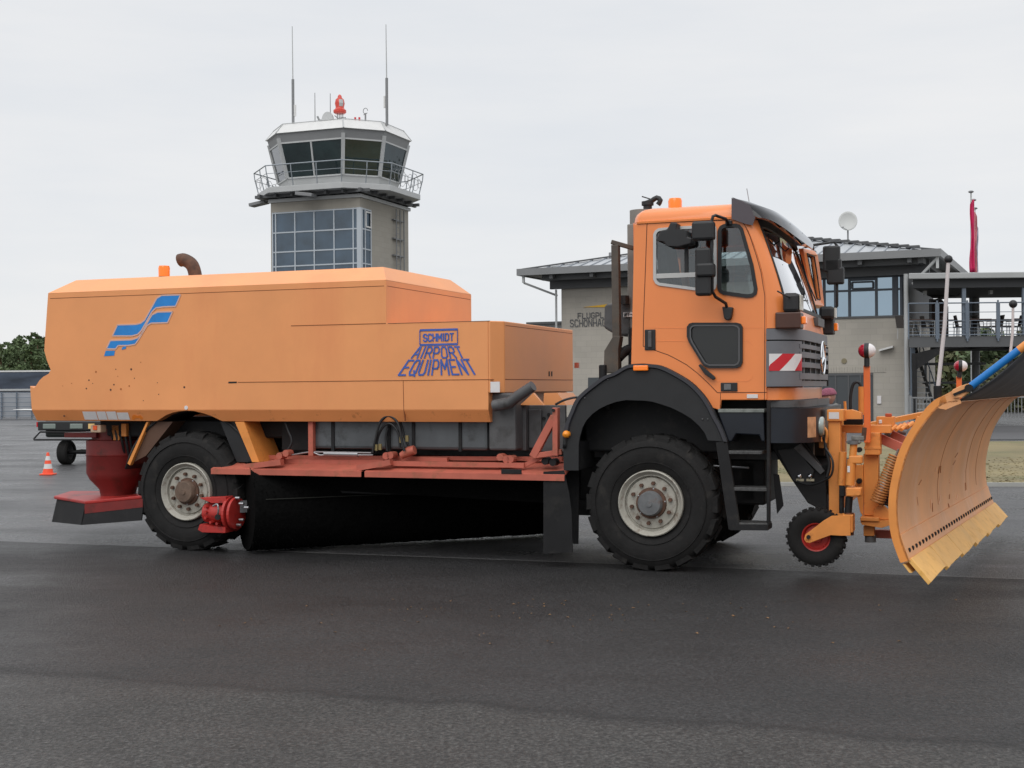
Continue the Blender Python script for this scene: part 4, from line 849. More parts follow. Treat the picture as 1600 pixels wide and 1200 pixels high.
# emblem, digitised on the side of the body
def zz1(pts): return [(x/4, 380+y/4) for x, y in pts]
P1 = zz1([(1130, 322), (1010, 326), (980, 345), (955, 390), (905, 480), (880, 500), (850, 507), (735, 510), (703, 580), (825, 580), (862, 570), (885, 545), (925, 475), (950, 430), (975, 405), (1020, 398), (1098, 395)])
P2 = zz1([(1080, 427), (985, 430), (950, 448), (925, 490), (885, 565), (860, 592), (825, 603), (690, 608), (665, 660), (722, 662), (740, 640), (800, 640), (845, 632), (865, 605), (920, 515), (945, 500), (1048, 497)])
P3 = zz1([(660, 672), (718, 672), (712, 702), (650, 706)]); P4 = zz1([(762, 652), (790, 638), (785, 660), (760, 666)])
em = MB()
for P in (P1, P2, P3, P4): em.prism(sp_(P, -.004), (0, .006, 0))
em.build('emblem', BLUE, SB)
ol = MB()
PALE = mat('emblem_edge', (.62, .40, .33), .5)
for P in (P1, P2):
    q = sp_(P, -.002)
    for a, b in zip(q, q[1:]+q[:1]): ol.beam(a, b, .006, .014, up=V((0, 0, 1)))
ol.build('emblem_outline', PALE, SB)
# writing
def zz5(x, y): return (550+x/4, 400+y/4)
def bil(q, s, t):      # q: bottom-left, bottom-right, top-right, top-left in zoom pixels
    return tuple(lerp(lerp(q[0][i], q[1][i], s), lerp(q[3][i], q[2][i], s), t) for i in (0, 1))
def stext(body, quad, bold=.02):
    return textmesh(body, lambda s, t: S(*zz5(*bil(quad, s, t)), -.004), bold)
stext('SCHMIDT', [(447, 533), (633, 527), (633, 484), (447, 490)], .013).build('lettering', BLUD, SB)
stext('AIRPORT', [(372, 637), (706, 635), (669, 567), (414, 570)], .015).build('lettering', BLUD, SB)
stext('EQUIPMENT', [(292, 744), (786, 738), (728, 647), (354, 653)], .017).build('lettering', BLUD, SB)
ol = MB(); q = [S(*zz5(*p), -.003) for p in ((425, 464), (660, 458), (660, 550), (425, 556))]
for a, b in zip(q, q[1:]+q[:1]): ol.beam(a, b, .005, .020)
ol.build('lettering_frame', BLUD, SB)
# roof fittings
P = S(256.5, 431, .45); MB().cyl((P.x, .45, zr_-.03), (P.x, .45, zr_+.02), .055, 16).build('beacon_base', BK, SB)
MB().lathe([(.060, 0), (.062, .09), (.055, .115), (.001, .118)], 24, o=(P.x, .45, zr_+.02), axis='z').build('beacon', AMB, SB, smooth=50)
a = S(305, 431, .7); e_ = [V((a.x+.02, .7, zr_-.05)), S(303, 421, .7), S(297, 411, .7), S(287, 406, .7), S(281, 407, .7)]
MB().tube(bez(e_, 16), [.073]*17, 16, cap=True).build('exhaust_elbow', RUST, SB, smooth=50)
# side exhaust tube and brackets at the tank nose
MB().tube([S(772, 634, .02), S(797, 629, .0), S(806, 621, -.02), S(833, 603, -.05)], [.055, .055, .052, .05], 18).build('tail_pipe', CGY, TR, smooth=50)
splate('tank_bracket', [(812, 633), (818, 628), (833, 614), (849, 633)], .25, .05, OR); splate('tank_bracket', [(850, 614), (871, 614), (885, 633), (849, 633)], .5, .5, OR)
MB().tube(bez([S(868, 632, .3), S(885, 624, .3), S(905, 622, .35), S(908, 640, .4)], 12), .012, 6).build('hose', BK, TR, smooth=60)
# ---------------- rear: arch lining, mudguards, suction nozzle
aw = MB(); c = V((-4.95, 0, .606)); rows = []
for v in (.10, .62):
    rows.append([V((c.x+.86*cos(t), v, .606+.86*sin(t))) for t in [pi*(k+1.3)/20 for k in range(18)]])
aw.grid(rows); aw.build('wheel_arch', BK, TR, solid=.02, smooth=60)
splate('mudguard', [(231, 659), (270, 659), (228, 712), (201, 726)], .12, .35, mat('brown_guard', (.10, .05, .03), .6, var=.2)); splate('mudguard_edge', [(229, 659), (232, 659), (203, 727), (199, 724)], .08, .05, PO)
splate('mudguard', [(344, 659), (368, 659), (397, 722), (370, 722)], .12, .40, BK)
splate('mudguard', [(367, 659), (381, 659), (405, 722), (394, 722)], .05, .45, PO); splate('mudguard', [(381, 659), (400, 659), (428, 722), (405, 722)], .42, .03, mat('brown_guard', (0, 0, 0)))
nz = MB(); a = S(133, 690, .55); b = S(212, 690, .55); ucx = (a.x+b.x)/2; rr = (b.x-a.x)/2
zA, zB, zC, zD = S(133, 686, .5).z, S(133, 738, .5).z, S(150, 764, .5).z, S(150, 775, .5).z
nz.lathe([(rr*.82, zA+.12), (rr*.82, zA), (rr*1.0, zA-.01), (rr*1.0, S(133, 709, .5).z), (rr*1.03, S(133, 710, .5).z), (rr*1.0, S(133, 712, .5).z), (rr, zB), (rr*.9, zB-.07), (rr*.6, zC), (rr*.55, zD)], 32, o=(ucx+.05, .62, 0), axis='z')
NZ = nz.build('suction_duct', RDK, TR, smooth=45)
sbox('duct_bracket', 100, 676, 150, 684, .3, .5, RDK, NZ)
# floor nozzle: flat red hood with black rubber lips
za, zb_ = S(90, 781, .35).z, S(150, 817, .1).z
pl = [S(88, 781, .35), S(133, 786, -.02), S(224, 777, -.02), S(224, 770, .9), S(150, 772, 1.0)]
hd = MB(); 
zn = S(133, 788, 0).z; A = [V((S(84, 782, .5).x, .50, zn-.005)), V((S(133, 786, -.0).x, .0, zn)), V((S(222, 782, .0).x, .02, S(222, 779, .02).z)), V((S(222, 770, .4).x+.3, .9, zn+.05)), V((S(150, 772, .9).x-.35, .9, zn+.02))]
hd.prism(A, (0, 0, .035)); NZH = hd.build('nozzle_hood', mat('nozzle_red', (.36, .022, .018), .45, var=.2, vscale=4, dirt=(.10, .02, .015), dirtamt=.4, dscale=5), TR, bevel=.01)
MB().grid([[A[1]+V((0, 0, 0)), A[2]], [A[1]+V((0, -.0, -.10)), A[2]+V((0, 0, -.09))]]).build('nozzle_side', RDK, NZH, solid=.01)
MB().grid([[A[1]+V((0, .01, -.09)), A[2]+V((0, .01, -.08))], [V((A[1].x-.02, -.02, zn-.22)), V((A[2].x, .0, zn-.15))]]).build('rubber_lip', RUBF, NZH, solid=.015)
MB().grid([[A[0]+V((0.05, 0, .02)), A[1]+V((0, 0, .0))], [A[0]+V((-.03, 0, -.26)), A[1]+V((-.04, -.02, -.22))]]).build('rubber_lip', RUBF, NZH, solid=.015)
sbox('tail_light', 141, 664, 157, 676, .1, .1, mat('tail_pale', (.50, .36, .25), .4), NZ, .01); sbox('tail_light', 145, 665, 151, 672, .09, .02, mat('tail_amber', (.75, .10, .02), .3), NZ, .003)
sbox('rear_bumper', 148, 662, 178, 684, .95, .1, BKM)
sbox('clamp', 174, 664, 186, 688, .35, .1, PO); sbox('clamp', 189, 662, 197, 682, .30, .1, PO); 
for k in range(5):
    x = 172+k*7; MB().tube(bez([S(x, 660, .4), S(x+3, 680, .35), S(x+8, 700+k*3, .4), S(x+14, 724, .5)], 12), .014, 6).build('hose', BK if k % 2 else BKM, TR, smooth=60)
# ---------------- roller brush: lies diagonally under the truck, near end behind the rear wheel
b0, b1 = V((-4.30, .12, .47)), V((-1.75, 2.55, .47)); bd_ = (b1-b0).normalized(); R_ = .455
bn = bd_.cross(V((0, 0, 1))).normalized(); br = MB(); n = 56; m_ = 90; rows = []
for i in range(m_+1):
    c = lerp(b0, b1, i/m_); rows.append([c+(bn*cos(a)+V((0, 0, 1))*sin(a))*(R_+random.uniform(-.007, .007)) for a in [2*pi*k/n for k in range(n)]])
br.grid(rows, True).add(rows[0], [tuple(range(n))]).add(rows[-1], [tuple(range(n))]); BRS = br.build('roller_brush', BRI, TR, smooth=60)
# bristle tips
bt = MB()
for i in range(5000):
    t = random.random(); a = random.random()*2*pi; c = lerp(b0, b1, t); d = bn*cos(a)+V((0, 0, 1))*sin(a); p = c+d*(R_-.02); w = bd_*.006; q = c+d*min(R_+random.uniform(.01, .045), .468/abs(min(-.01, d.z)) if d.z < -.3 else 9)+bd_*random.uniform(-.02, .02); bt.add([p-w, p+w, q], [(0, 1, 2)])
bt.build('bristle_tip', BRI, BRS, recalc=False)
hd = MB(); hd.beam(b0+V((0, 0, 0))-bd_*.12, b0+bd_*.05, .12, .12); hd.build('brush_shaft', STL, TR)
# hood plates over the brush
ya = [S(330, 736, -.05), S(566, 742, -.05), S(570, 742, -.05), S(882, 738, -.05)]
zh = .5*(ya[0].z+ya[1].z)+.02; zback = zh+.115
def hood(u0, u1, vb, name='brush_hood'):
    lip = .045; P = [V((u0, -.05, zh)), V((u1, -.05, zh)), V((u1, vb, zback)), V((u0, vb, zback))]
    o = MB().prism(P, (0, 0, .012)).build(name, RD, TR); MB().bb((u0, -.056, zh-lip), (u1, -.05, zh+.010)).build('hood_lip', RD, o); return o
uh = [p.x for p in ya]; hood(uh[0], uh[1]-.01, .42); hood(uh[2], uh[3], .42)
HC = MB().bb((uh[0]+.15, .42, zh-.25), (uh[3], .46, zback)).build('hood_back', BKM, TR)
MB().prism([V((b0.x-.02, .36, zh)), V((uh[3], .36, zh)), V((uh[3], .36, zh-.30)), V((b0.x+.3, .36, zh-.2))], (0, .02, 0)).build('gap_dark_sheet', BRI, TR)  # black sheet added so the gap between hood and brush looks shaded
MB().bb((uh[0]+.2, 2.3, .25), (uh[3], 2.34, 1.1)).build('brush_curtain', RUBF, TR)
rl = MB(); 
def rbeam(x0, y0, x1, y1, v, w=.05, h=.05, mb=rl):
    a, b = S(x0, y0, v), S(x1, y1, v); mb.beam(a, b, w, h)
rbeam(385, 729, 441, 722, .0, .07, .055); rbeam(441, 722, 440, 715, .15, .05, .05); rbeam(410, 714, 880, 717, .30, .05, .04)
rbeam(560, 731, 612, 722, .0, .07, .055); rbeam(612, 724, 820, 727, .06, .05, .045); rbeam(430, 722, 600, 723, .18, .04, .06); rbeam(820, 727, 848, 713, .08, .04, .04); rbeam(612, 716, 700, 719, .22, .05, .05)
rl.build('hood_beam', RD, HC)
sbox('gap_plate', 783, 733, 815, 741, -.062, .005, BKM, HC)
for px, py in ((440, 712), (450, 708), (606, 712), (613, 711), (784, 714), (793, 717), (800, 717), (854, 720), (866, 722)):
    P = S(px, py, .1); MB().cyl((P.x, .05, P.z), (P.x, .16, P.z), .035, 12).build('hinge_lug', RD if px < 850 else BKM, HC)
sb_ = MB(); sb_.tube([S(627, 712, .1), S(640, 705, .1), S(648, 703, .1)], [.035, .05, .045], 8); sb_.build('hose_guard', RD, HC, smooth=50)
hy = MB(); hy.tube([S(455, 711, .12), S(478, 707, .12), S(490, 706, .12), S(580, 707.5, .12)], .010, 6); hy.tube([S(485, 705, .12), S(500, 711, .12), S(583, 711, .12)], .010, 6)
hy.cyl(S(507, 709, .13), S(560, 710, .13), .026, 8); hy.build('hydraulic_pipe', STL, TR, smooth=60)
for k, pts in enumerate(([(582, 708), (586, 690), (594, 660), (608, 650), (622, 662), (628, 690), (632, 705)], [(588, 706), (590, 685), (598, 668), (610, 662), (622, 676), (625, 700)], [(605, 705), (603, 684), (606, 668)], [(448, 706), (456, 690), (450, 672), (446, 660)], [(640, 700), (632, 682), (628, 668), (624, 655)])):
    MB().tube(bez([S(x, y, .04+.03*k) for x, y in pts], 28), .013, 7).build('hydraulic_hose', BK, TR, smooth=60)
for px, py in ((627, 692), (636, 690), (588, 704), (594, 703)): P = S(px, py, .05); MB().cyl(P, P+V((0, 0, .06)), .018, 6).build('hose_fitting', mat('brass', (.28, .22, .10), .4, metal=.6), TR)
# red carrier: upright post and triangular bracket
sbox('red_post', 481, 658, 489, 713, .10, .06, RD)
bk = MB(); P = [S(x, y, .02) for x, y in ((869, 637), (869, 712), (862, 654), (833, 714), (880, 708))]
bk.beam(P[0]+V((0, 0, 0)), P[1], .05, .075); bk.beam(P[2]+V((.03, 0, .02)), P[3], .055, .07); bk.beam(S(836, 712, .02), S(878, 706, .05), .05, .05); bk.build('brush_carrier', RD, TR, bevel=.004)
c = S(866, 641, .0); MB().cyl((c.x, -.035, c.z), (c.x, .0, c.z), .015, 8).build('carrier_bolt', BKM, TR)
# brush drive motor at the near end
mt = MB(); c = S(362, 803, -.08); ct = V((c.x, -.05, c.z)); 
a = S(318, 803, -.08); 
mt.cyl((a.x, -.02, c.z), (c.x-.03, -.02, c.z), .10, 20); MT = mt.build('brush_motor', RDB, TR, smooth=40, bevel=.006)
for x, r in ((356, .17), (364, .165)): q = S(x, 803, -.08); MB().cyl((q.x-.015, -.02, c.z), (q.x+.015, -.02, c.z), r, 28).build('motor_flange', RDB, MT, bevel=.004)
fl_ = MB(); p, q = S(311, 778, -.1), S(352, 784, -.1); fl_.prism([S(311, 778, -.12), S(352, 776, -.12), S(354, 786, -.12), S(330, 786, -.12)], (0, .22, 0)); fl_.prism([S(309, 828, -.14), S(312, 819, -.14), S(330, 822, -.14), S(352, 824, -.14), S(352, 833, -.14), S(316, 832, -.14)], (0, .26, 0)); fl_.build('motor_bracket', RDB, MT, bevel=.004)
for px, py in ((322, 792), (322, 800), (322, 809), (330, 816), (340, 818)): P = S(px, py, -.13); MB().cyl((P.x, -.15, P.z), (P.x, -.05, P.z), .016, 6).build('motor_bolt', RDB, MT)
MB().tube(bez([S(333, 791, -.16), S(340, 788, -.17), S(341, 800, -.17), S(338, 808, -.14)], 10), .010, 6).build('grease_pipe', STL, MT); MB().cyl(S(340, 808, -.17), S(340, 808, -.1), .03, 10).build('motor_cap', BKM, MT)
for px, py in ((368, 778), (374, 787), (374, 812), (370, 820), (382, 793)): P = S(px, py, -.05); MB().cyl(P, P+V((.05, 0, 0)), .014, 6).build('flange_bolt', STL, MT)
sp0 = [lerp(b0, b1, t)+bn*(R_+.012)+V((0, 0, .10)) for t in (.03, .40)]
MB().beam(sp0[0], sp0[1], .007, .008).build('scraper_bar', mat('scraper', (.030, .031, .027), .8, spec=.1), BRS)
# hanging rubber flap
MB().prism([S(849, 737, -.04), S(881, 735, -.04), S(889, 770, -.04), S(893, 800, -.04), S(895, 863, -.04), S(849, 865, -.04)], (0, .012, 0)).build('rubber_flap', RUBF, TR)
sbox('rubber_flap', 880, 690, 905, 735, .02, .5, RUBF, bevel=.01)
x = MB(); x.prism([S(849, 737, .3), S(905, 730, .3), S(903, 850, .3), S(896, 850, .3)], (0, .02, 0)); x.build('rubber_flap', RUBF, TR)
# ---------------- front fender
FO = [(881, 735), (880, 700), (882, 675), (886, 658), (892, 643), (900, 625), (911, 613), (926, 601), (944, 588), (960, 582), (979, 571), (992, 569), (1007, 568.5), (1031, 571), (1055, 582), (1079, 597), (1098, 616), (1110, 634), (1118, 650), (1128, 668), (1137, 690)]
FI = [(1106, 688), (1101, 676), (1093, 666), (1080, 654), (1067, 646), (1049, 637), (1031, 631), (1019, 627.5), (1007, 626), (990, 625.5), (978, 625), (962, 628), (948, 633), (936, 639), (925, 647), (916, 657), (910, 668), (906, 682), (904, 695), (904, 735)]
FN = splate('front_fender', FO+FI, -.03, .03, BK)
rows = []
pp_ = bez([(x, 0, y) for x, y in FO[1:]], 60); pp_ = [(p.x, p.z) for p in pp_]
for v, o in ((-.045, 0), (-.05, .0), (.55, 0)): rows.append([S(x, y, -.03)+V((0, v+.03, 0)) for x, y in pp_])
MB().grid(rows[1:]).build('fender_skin', BK, FN, solid=.03, smooth=60)
rows = []   # raised rim band following the outer edge
cx, cy = 1005, 680
for k, v in ((1.0, -.032), (1.0, -.055), (.955, -.055), (.94, -.032)): rows.append([S(cx+(x-cx)*k, cy+(y-cy)*k, -.03)+V((0, v+.03, 0)) for x, y in pp_ if y < 692])
MB().grid(rows).build('fender_rim', mat('fender_rim', (.035, .035, .042), .35), FN, smooth=30)
for k, (px, py) in enumerate(((914, 622), (927, 606), (950, 593), (1098, 655), (1106, 655), (1115, 655))): P = S(px, py, -.03); MB().ball((P.x, -.035, P.z), .008, 6).build('fender_bolt', CGY, FN)
sbox('side_marker', 989, 571, 1012, 579, -.075, .03, AMB, FN, .008); 
c = S(884.5, 678.5, -.06); MB().lathe([(.001, -.03), (.028, -.022), (.034, .0), (.034, .03)], 20, o=(c.x, -.06, c.z)).build('round_reflector', mat('amber_reflector', (.85, .28, .02), .25), FN, smooth=60)
# ---------------- cab
CV, CW = .04, 2.36
def itp(tab, z):
    tab = sorted(tab)
    if z <= tab[0][0]: return tab[0][1]
    for (a, b), (c, d) in zip(tab, tab[1:]):
        if z <= c: return lerp(b, d, (z-a)/(c-a))
    return tab[-1][1]
US = [(S(x, y, CV).z, S(x, y, CV).x) for x, y in ((1198, 640), (1198, 490), (1197, 456), (1194, 437), (1188, 413), (1181, 390), (1174, 372), (1167, 354), (1158, 342))]
zWB, zWT, zN = S(1228, 480, .15).z, S(1177, 356, .15).z, S(1198, 513, CV).z
u0_ = itp(US, zWB)
UM = [(S(1198, 640, CV).z, 1.30), (zN, 1.30), (zWB+.01, 1.27), (zWT, itp(US, zWT)+.15), (zWT+.2, itp(US, zWT)+.10)]
def cur(t, z, off=0):
    us, um = itp(US, z), itp(UM, z); x = min(1, abs(2*t-1)); k = (1-x**7)**.42 if x < 1 else 0
    v = CV+CW*t; n = V((k if x < .9 else k*.6, (1 if t > .5 else -1)*max(0, x-.8)*4*(1 if x > .8 else 0), 0))
    return V((us+(um-us)*k, v, z))+(V((off*min(1, k*1.4), 0, 0)) if off else V((0, 0, 0)))+(V((0, (off if t > .5 else -off)*(1-min(1, k*1.2)), 0)) if off else V((0, 0, 0)))
TS = [0, .002, .006, .012, .02, .03, .045, .06, .08, .11, .15, .2, .27, .35, .43, .5]; TS = TS+[1-t for t in TS[-2::-1]]
def tsr(a, b): return [a]+[t for t in TS if a+1e-4 < t < b-1e-4]+[b]
def loft(name, z0, z1, m, t0=0, t1=1, off=0, n=6, thick=.02, parent=None, bevel=0):
    rows = [[cur(t, lerp(z0, z1, i/n), off) for t in tsr(t0, t1)] for i in range(n+1)]
    g = MB().grid(rows); inner = [[p+V((-thick if 1 else 0, 0, 0)) for p in r] for r in rows]
    return g.build(name, m, parent or TR, smooth=35, solid=0) if thick == 0 else solidify(g, name, m, parent or TR, thick)
def solidify(g, name, m, parent, th):
    o = g.build(name, m, parent, smooth=35); k = o.modifiers.new('solid', 'SOLIDIFY'); k.thickness = th; k.offset = 0; q = o.modifiers.new('split', 'EDGE_SPLIT'); q.split_angle = radians(40); return o
c_out = [(986, 569.5), (1007, 568.5), (1031, 571), (1055, 582), (1079, 597), (1098, 616), (1112, 637), (1125, 641), (1127, 625), (1198, 625), (1198, 456), (1194, 437), (1188, 413), (1181, 390), (1174, 372), (1167, 354), (1158, 341.2), (991, 350)]
win1 = [(1021.5, 366), (1024, 361), (1029, 357.5), (1055, 355), (1112, 352), (1117.5, 354), (1118.5, 359), (1119, 442), (1117.5, 450), (1113, 454), (1088, 453), (1029, 445), (1024.5, 442), (1021.5, 436)]
win2 = [(1124, 361), (1126.5, 355.5), (1131, 353), (1149, 352), (1154, 353.5), (1158, 358), (1174, 413.5), (1180.5, 451.5), (1179.5, 458), (1175, 461.5), (1167, 462.5), (1131, 457.5), (1125.5, 454.5), (1123.5, 449)]
CAB = splate('cab_body', c_out, CV, .035, CO, holes=[win1, win2], bevel=.006)
ncab = [V((p.x, CV+CW, p.z)) for p in sp_(c_out, CV)]
MB().prism(ncab, (0, -.035, 0), [[V((p.x, CV+CW, p.z)) for p in sp_(h, CV)] for h in (win1, win2)]).build('cab_side', CO, CAB)
def mirv(v): return 2*CV+CW-v
uR = S(988, 350, CV).x; zcb, zcr = S(1000, 569, CV).z, S(1000, 349, CV).z
RWv = MB(); 
RWv.prism([V((uR, CV+.036, zcb)), V((uR, CV+CW-.036, zcb)), V((uR, CV+CW-.036, zcr)), V((uR, CV+.036, zcr))], (.03, 0, 0), [[V((uR, .6, zcb+.75)), V((uR, 1.85, zcb+.75)), V((uR, 1.85, zcr-.15)), V((uR, .6, zcr-.15))]])
RWv.build('cab_rear_wall', CO, CAB)
# window rubbers and frames
def ring(name, pts, k_in, m, v0, dv, parent, fr=1.0):
    cx = sum(p[0] for p in pts)/len(pts); cy = sum(p[1] for p in pts)/len(pts)
    def sc(k):
        o = []
        n = len(pts)
        for i in range(n):
            a, b, c = V(pts[i-1]), V(pts[i]), V(pts[(i+1) % n]); t = ((b-a).normalized()+(c-b).normalized()).normalized(); nrm = V((-t.y, t.x))
            if (V((cx, cy))-b).dot(nrm) < 0: nrm = -nrm
            o.append(b+nrm*k)
        return o
    return splate(name, [tuple(p) for p in sc(-fr)], v0, dv, m, parent, holes=[[tuple(p) for p in sc(k_in)]])
WF = ring('window_frame', win1, 3.6, mat('silver_frame', (.50, .50, .49), .35, metal=.2), CV-.012, .03, CAB)
ring('window_frame', win2, 2.8, BK, CV-.014, .03, CAB, 3.0)
sbox('window_bar', 1022, 428, 1087, 433, CV-.008, .02, mat('silver_frame', (0, 0, 0)), WF, .002); sbox('window_bar', 1069, 360, 1075, 428, CV-.004, .02, BK, WF, .002)
splate('side_window', win1, CV+.012, .004, GL, CAB); splate('side_window', win2, CV+.012, .004, GL, CAB)
for h in (win1, win2): MB().prism([V((p.x, CV+CW-.02, p.z)) for p in sp_(h, CV)], (0, .004, 0)).build('side_window', GL, CAB)
# roof
rz0 = S(1060, 344.5, CV).z; zdrip = rz0
def rr_(z, ins, dz):
    fr_ = [cur(t, zWT+.06) for t in TS]; o = []
    for p in [V((uR, CV+CW-.02, 0)), V((uR, CV+.02, 0))]: o.append(p)
    o = [V((uR+.06, CV, 0))]+fr_+[V((uR+.06, CV+CW, 0)), V((uR, CV+CW-.08, 0)), V((uR, CV+CW/2, 0)), V((uR, CV+.08, 0))]
    c = V(((uR+1)/2, CV+CW/2, 0)); res = []
    for p in o:
        hx, hy = 1-ins/.58, 1-ins/1.18; res.append(V((c.x+(p.x-c.x)*hx, c.y+(p.y-c.y)*hy, zdrip+dz)))
    return res
rf = MB(); rgs = [rr_(0, i, d) for i, d in ((-.012, -.012), (-.014, .006), (.0, .012), (.004, .045), (.020, .085), (.055, .118), (.11, .135), (.22, .148), (.40, .155))]
rf.grid(rgs, True).add(rgs[-1], [tuple(range(len(rgs[-1])))]); RF = rf.build('cab_roof', CO, CAB, smooth=50)
# A-pillars, header, windscreen
rows = []
for i in range(13):
    z = lerp(zWB, zWT, i/12); e0_ = cur(.031, z, -.002); um_ = itp(UM, z)
    rows.append([V((e0_.x+(um_-e0_.x+.01)*(1-x*x), lerp(e0_.y, 2*CV+CW-e0_.y, (x+1)/2), z)) for x in [k/12-1 for k in range(25)]])
MB().grid(rows).build('windscreen', WGL, CAB, smooth=80)
for a, b in ((0, .033), (.967, 1)): loft('windscreen_pillar', zWB-.03, zWT+.06, CO, a, b, 0, 8, .02, CAB)
sl_m = mat('seal_black', (.015, .015, .015), .6)
for a, b in ((.029, .037), (.963, .971)): loft('windscreen_seal', zWB, zWT, sl_m, a, b, .012, 8, .012, CAB)
loft('windscreen_seal', zWB-.02, zWB+.015, sl_m, .03, .97, .008, 2, .012, CAB); loft('windscreen_header', zWT, zWT+.075, BK, 0.03, .97, .006, 2, .02, CAB)
# nose panel, grille
zG0, zG1 = S(1198, 604, CV).z, zN
loft('nose_panel', zG1, zWB-.015, CO, 0, 1, 0, 3, .02, CAB)
loft('grille_backing', zG0, zG1, BKM, .0, 1, -.035, 2, .02, CAB)
zz_ = lambda y: S(1198, y, CV).z
GR_ = loft('grille', zz_(531), zz_(514), GGY, 0, 1, .03, 2, .03, CAB)
for y0, y1 in ((537, 544), (549.5, 558.5), (565.5, 574), (583, 593)): loft('grille_slat', zz_(y1), zz_(y0), GGY, .075, .90, .035, 2, .03, GR_)
for t in (.17, .34, .5, .66, .83): loft('grille_rib', zz_(600), zz_(531), GGY, t-.012, t+.012, .012, 2, .02, GR_)
loft('corner_panel', zz_(604), zz_(533), GGY, 0, .10, .03, 3, .03, GR_); loft('corner_panel', zz_(604), zz_(533), BK, .90, 1, .04, 3, .03, GR_)
loft('corner_panel', zz_(604), zz_(595), GGY, .10, .93, .02, 2, .03, GR_)
LB = loft('lower_nose', zz_(625), zz_(606), CO, 0, .875, -.03, 2, .03, CAB)
# hazard stripes on the corner panel (red and white, slanting)
hz = []; y0, y1 = 579.5, 553
tmax = .088
def hpt(s, q): z = lerp(zz_(y0), zz_(y1), q); return cur(max(.0002, tmax*s**2), z, .053)
for j in range(3):
    for (a, b, m) in ((0, 1, 0),): pass
stripe = [('w', -.6, .12), ('r', .12, .47), ('w', .47, .87), ('r', .87, 1.4)]
for c, a, b in stripe:
    mb = MB(); rows = []
    for i in range(9):
        q = i/8; lo_ = max(0, min(1, a+(q-.5)*.42)); hi_ = max(0, min(1, b+(q-.5)*.42))
        if hi_ - lo_ < .003: hi_ = lo_+.003
        if lo_ >= .997: lo_, hi_ = .996, 1
        rows.append([hpt(lerp(lo_, hi_, k/6), q) for k in range(7)])
    mb.grid(rows).build('warning_stripe', REDS if c == 'r' else WHS, GR_, recalc=True)
# three pointed star on the grille
pc = cur(.5, zz_(556), .09); s_ = MB(); Rr = .155
s_.tube([pc+V((0, Rr*cos(a), Rr*sin(a))) for a in [2*pi*k/36 for k in range(37)]], .010, 8)
for k in range(3):
    a = pi/2+2*pi*k/3; tip = pc+V((0, Rr*cos(a), Rr*sin(a))); n_ = V((0, -sin(a), cos(a)))*.018; bse = pc
    s_.add([bse+n_, bse-n_, tip, bse+V((.02, 0, 0))], [(0, 2, 3), (1, 3, 2), (0, 1, 2)])
s_.build('star_emblem', CHR, GR_, smooth=40)
# door seams, fold lines
jn = MB(); SEAM = mat('seam_dark', (.10, .03, .01), .8)
def cj(mb, pts, w=.006): 
    for a, b in zip(pts, pts[1:]):
        a, b = S(a[0], a[1], CV), S(b[0], b[1], CV); mb.beam((a.x, CV+.007, a.z), (b.x, CV+.007, b.z), w, .018, up=V((0, 1, 0)))
dseam = [(1011, 349), (1008.5, 420), (1005.5, 500), (1005, 541), (1020, 546), (1031, 550), (1044, 554.5), (1055, 560), (1073, 570), (1091, 584), (1107, 599), (1121, 613.5), (1198, 613)]
cj(jn, dseam); cj(jn, [(1194.5, 625), (1195, 515), (1195, 462), (1189, 425), (1181, 397), (1172, 370), (1164, 352), (1157, 345), (1120, 344.5), (1011, 349)], .005); cj(jn, [(1125, 640), (1126, 614)], .004)
jn.build('door_seam', SEAM, CAB)
fd = MB(); FOLD = mat('fold_highlight', (.86, .33, .12), .35)
for pts, w in (([(1024, 533), (1076, 533)], .006), ([(1160, 532.5), (1170, 533), (1176, 539)], .006), ([(1008, 512), (1076, 513)], .004), ([(1160, 512), (1195, 512)], .004), ([(1120, 596), (1168, 595.5), (1174, 592), (1176, 586)], .006)):
    fd = MB(); cj(fd, pts, w); fd.build('door_fold', CO, CAB)
sbox('door_handle', 1007, 515, 1024, 547, CV-.012, .03, BK, CAB, .006); sbox('handle_grip', 1012, 517, 1018, 543, CV-.028, .02, CGY, CAB, .008)
ph = [(1074, 511), (1077, 506.5), (1082, 505), (1150, 505), (1156, 506.5), (1159, 511), (1159, 566), (1156.5, 571.5), (1151, 574), (1107, 574), (1100, 571), (1097, 567), (1077, 534), (1074, 526)]
ring('window_frame', ph, 5, BK, CV-.03, .045, CAB); splate('lower_window', ph, CV-.006, .008, mat('dark_pane', (.012, .013, .013), .12, spec=.6), CAB)
ring('window_frame', [(x*.9+1118*.1, y*.9+540*.1) for x, y in ph], 1.3, mat('pane_edge', (.09, .09, .095), .4), CV-.034, .01, CAB)
pk = [(1091, 571), (1094, 568.5), (1104, 578), (1116, 588), (1118, 591.5), (1114, 594), (1101, 585)]; splate('grab_handle', pk, CV-.05, .03, BK, CAB, .006)
sbox('lock_plate', 1126, 598, 1152, 611.5, CV-.012, .02, BK, CAB, .004); sbox('lock_tab', 1131, 600, 1142, 609, CV-.018, .01, HUB, CAB, .002)
sbox('sticker', 1167, 616, 1184, 622, CV-.008, .01, WHS, CAB, 0)
sbox('amber_housing', 1211, 488, 1251, 513, -.01, .20, mat('housing_brown', (.07, .025, .015), .4, var=.2), CAB, .012); 
sbox('turn_signal', 1251.5, 494, 1259, 506, .03, .10, AMB, CAB, .010)
# beacon and snorkel items on the cab
P = S(1055, 330, .35); zb_ = zdrip+.135; MB().lathe([(.062, 0), (.064, .085), (.056, .11), (.001, .112)], 24, o=(P.x, .35, zb_), axis='z').build('beacon', AMB, CAB, smooth=50)
MB().cyl((P.x, .35, zb_-.03), (P.x, .35, zb_), .06, 16).build('beacon_base', BK, CAB)
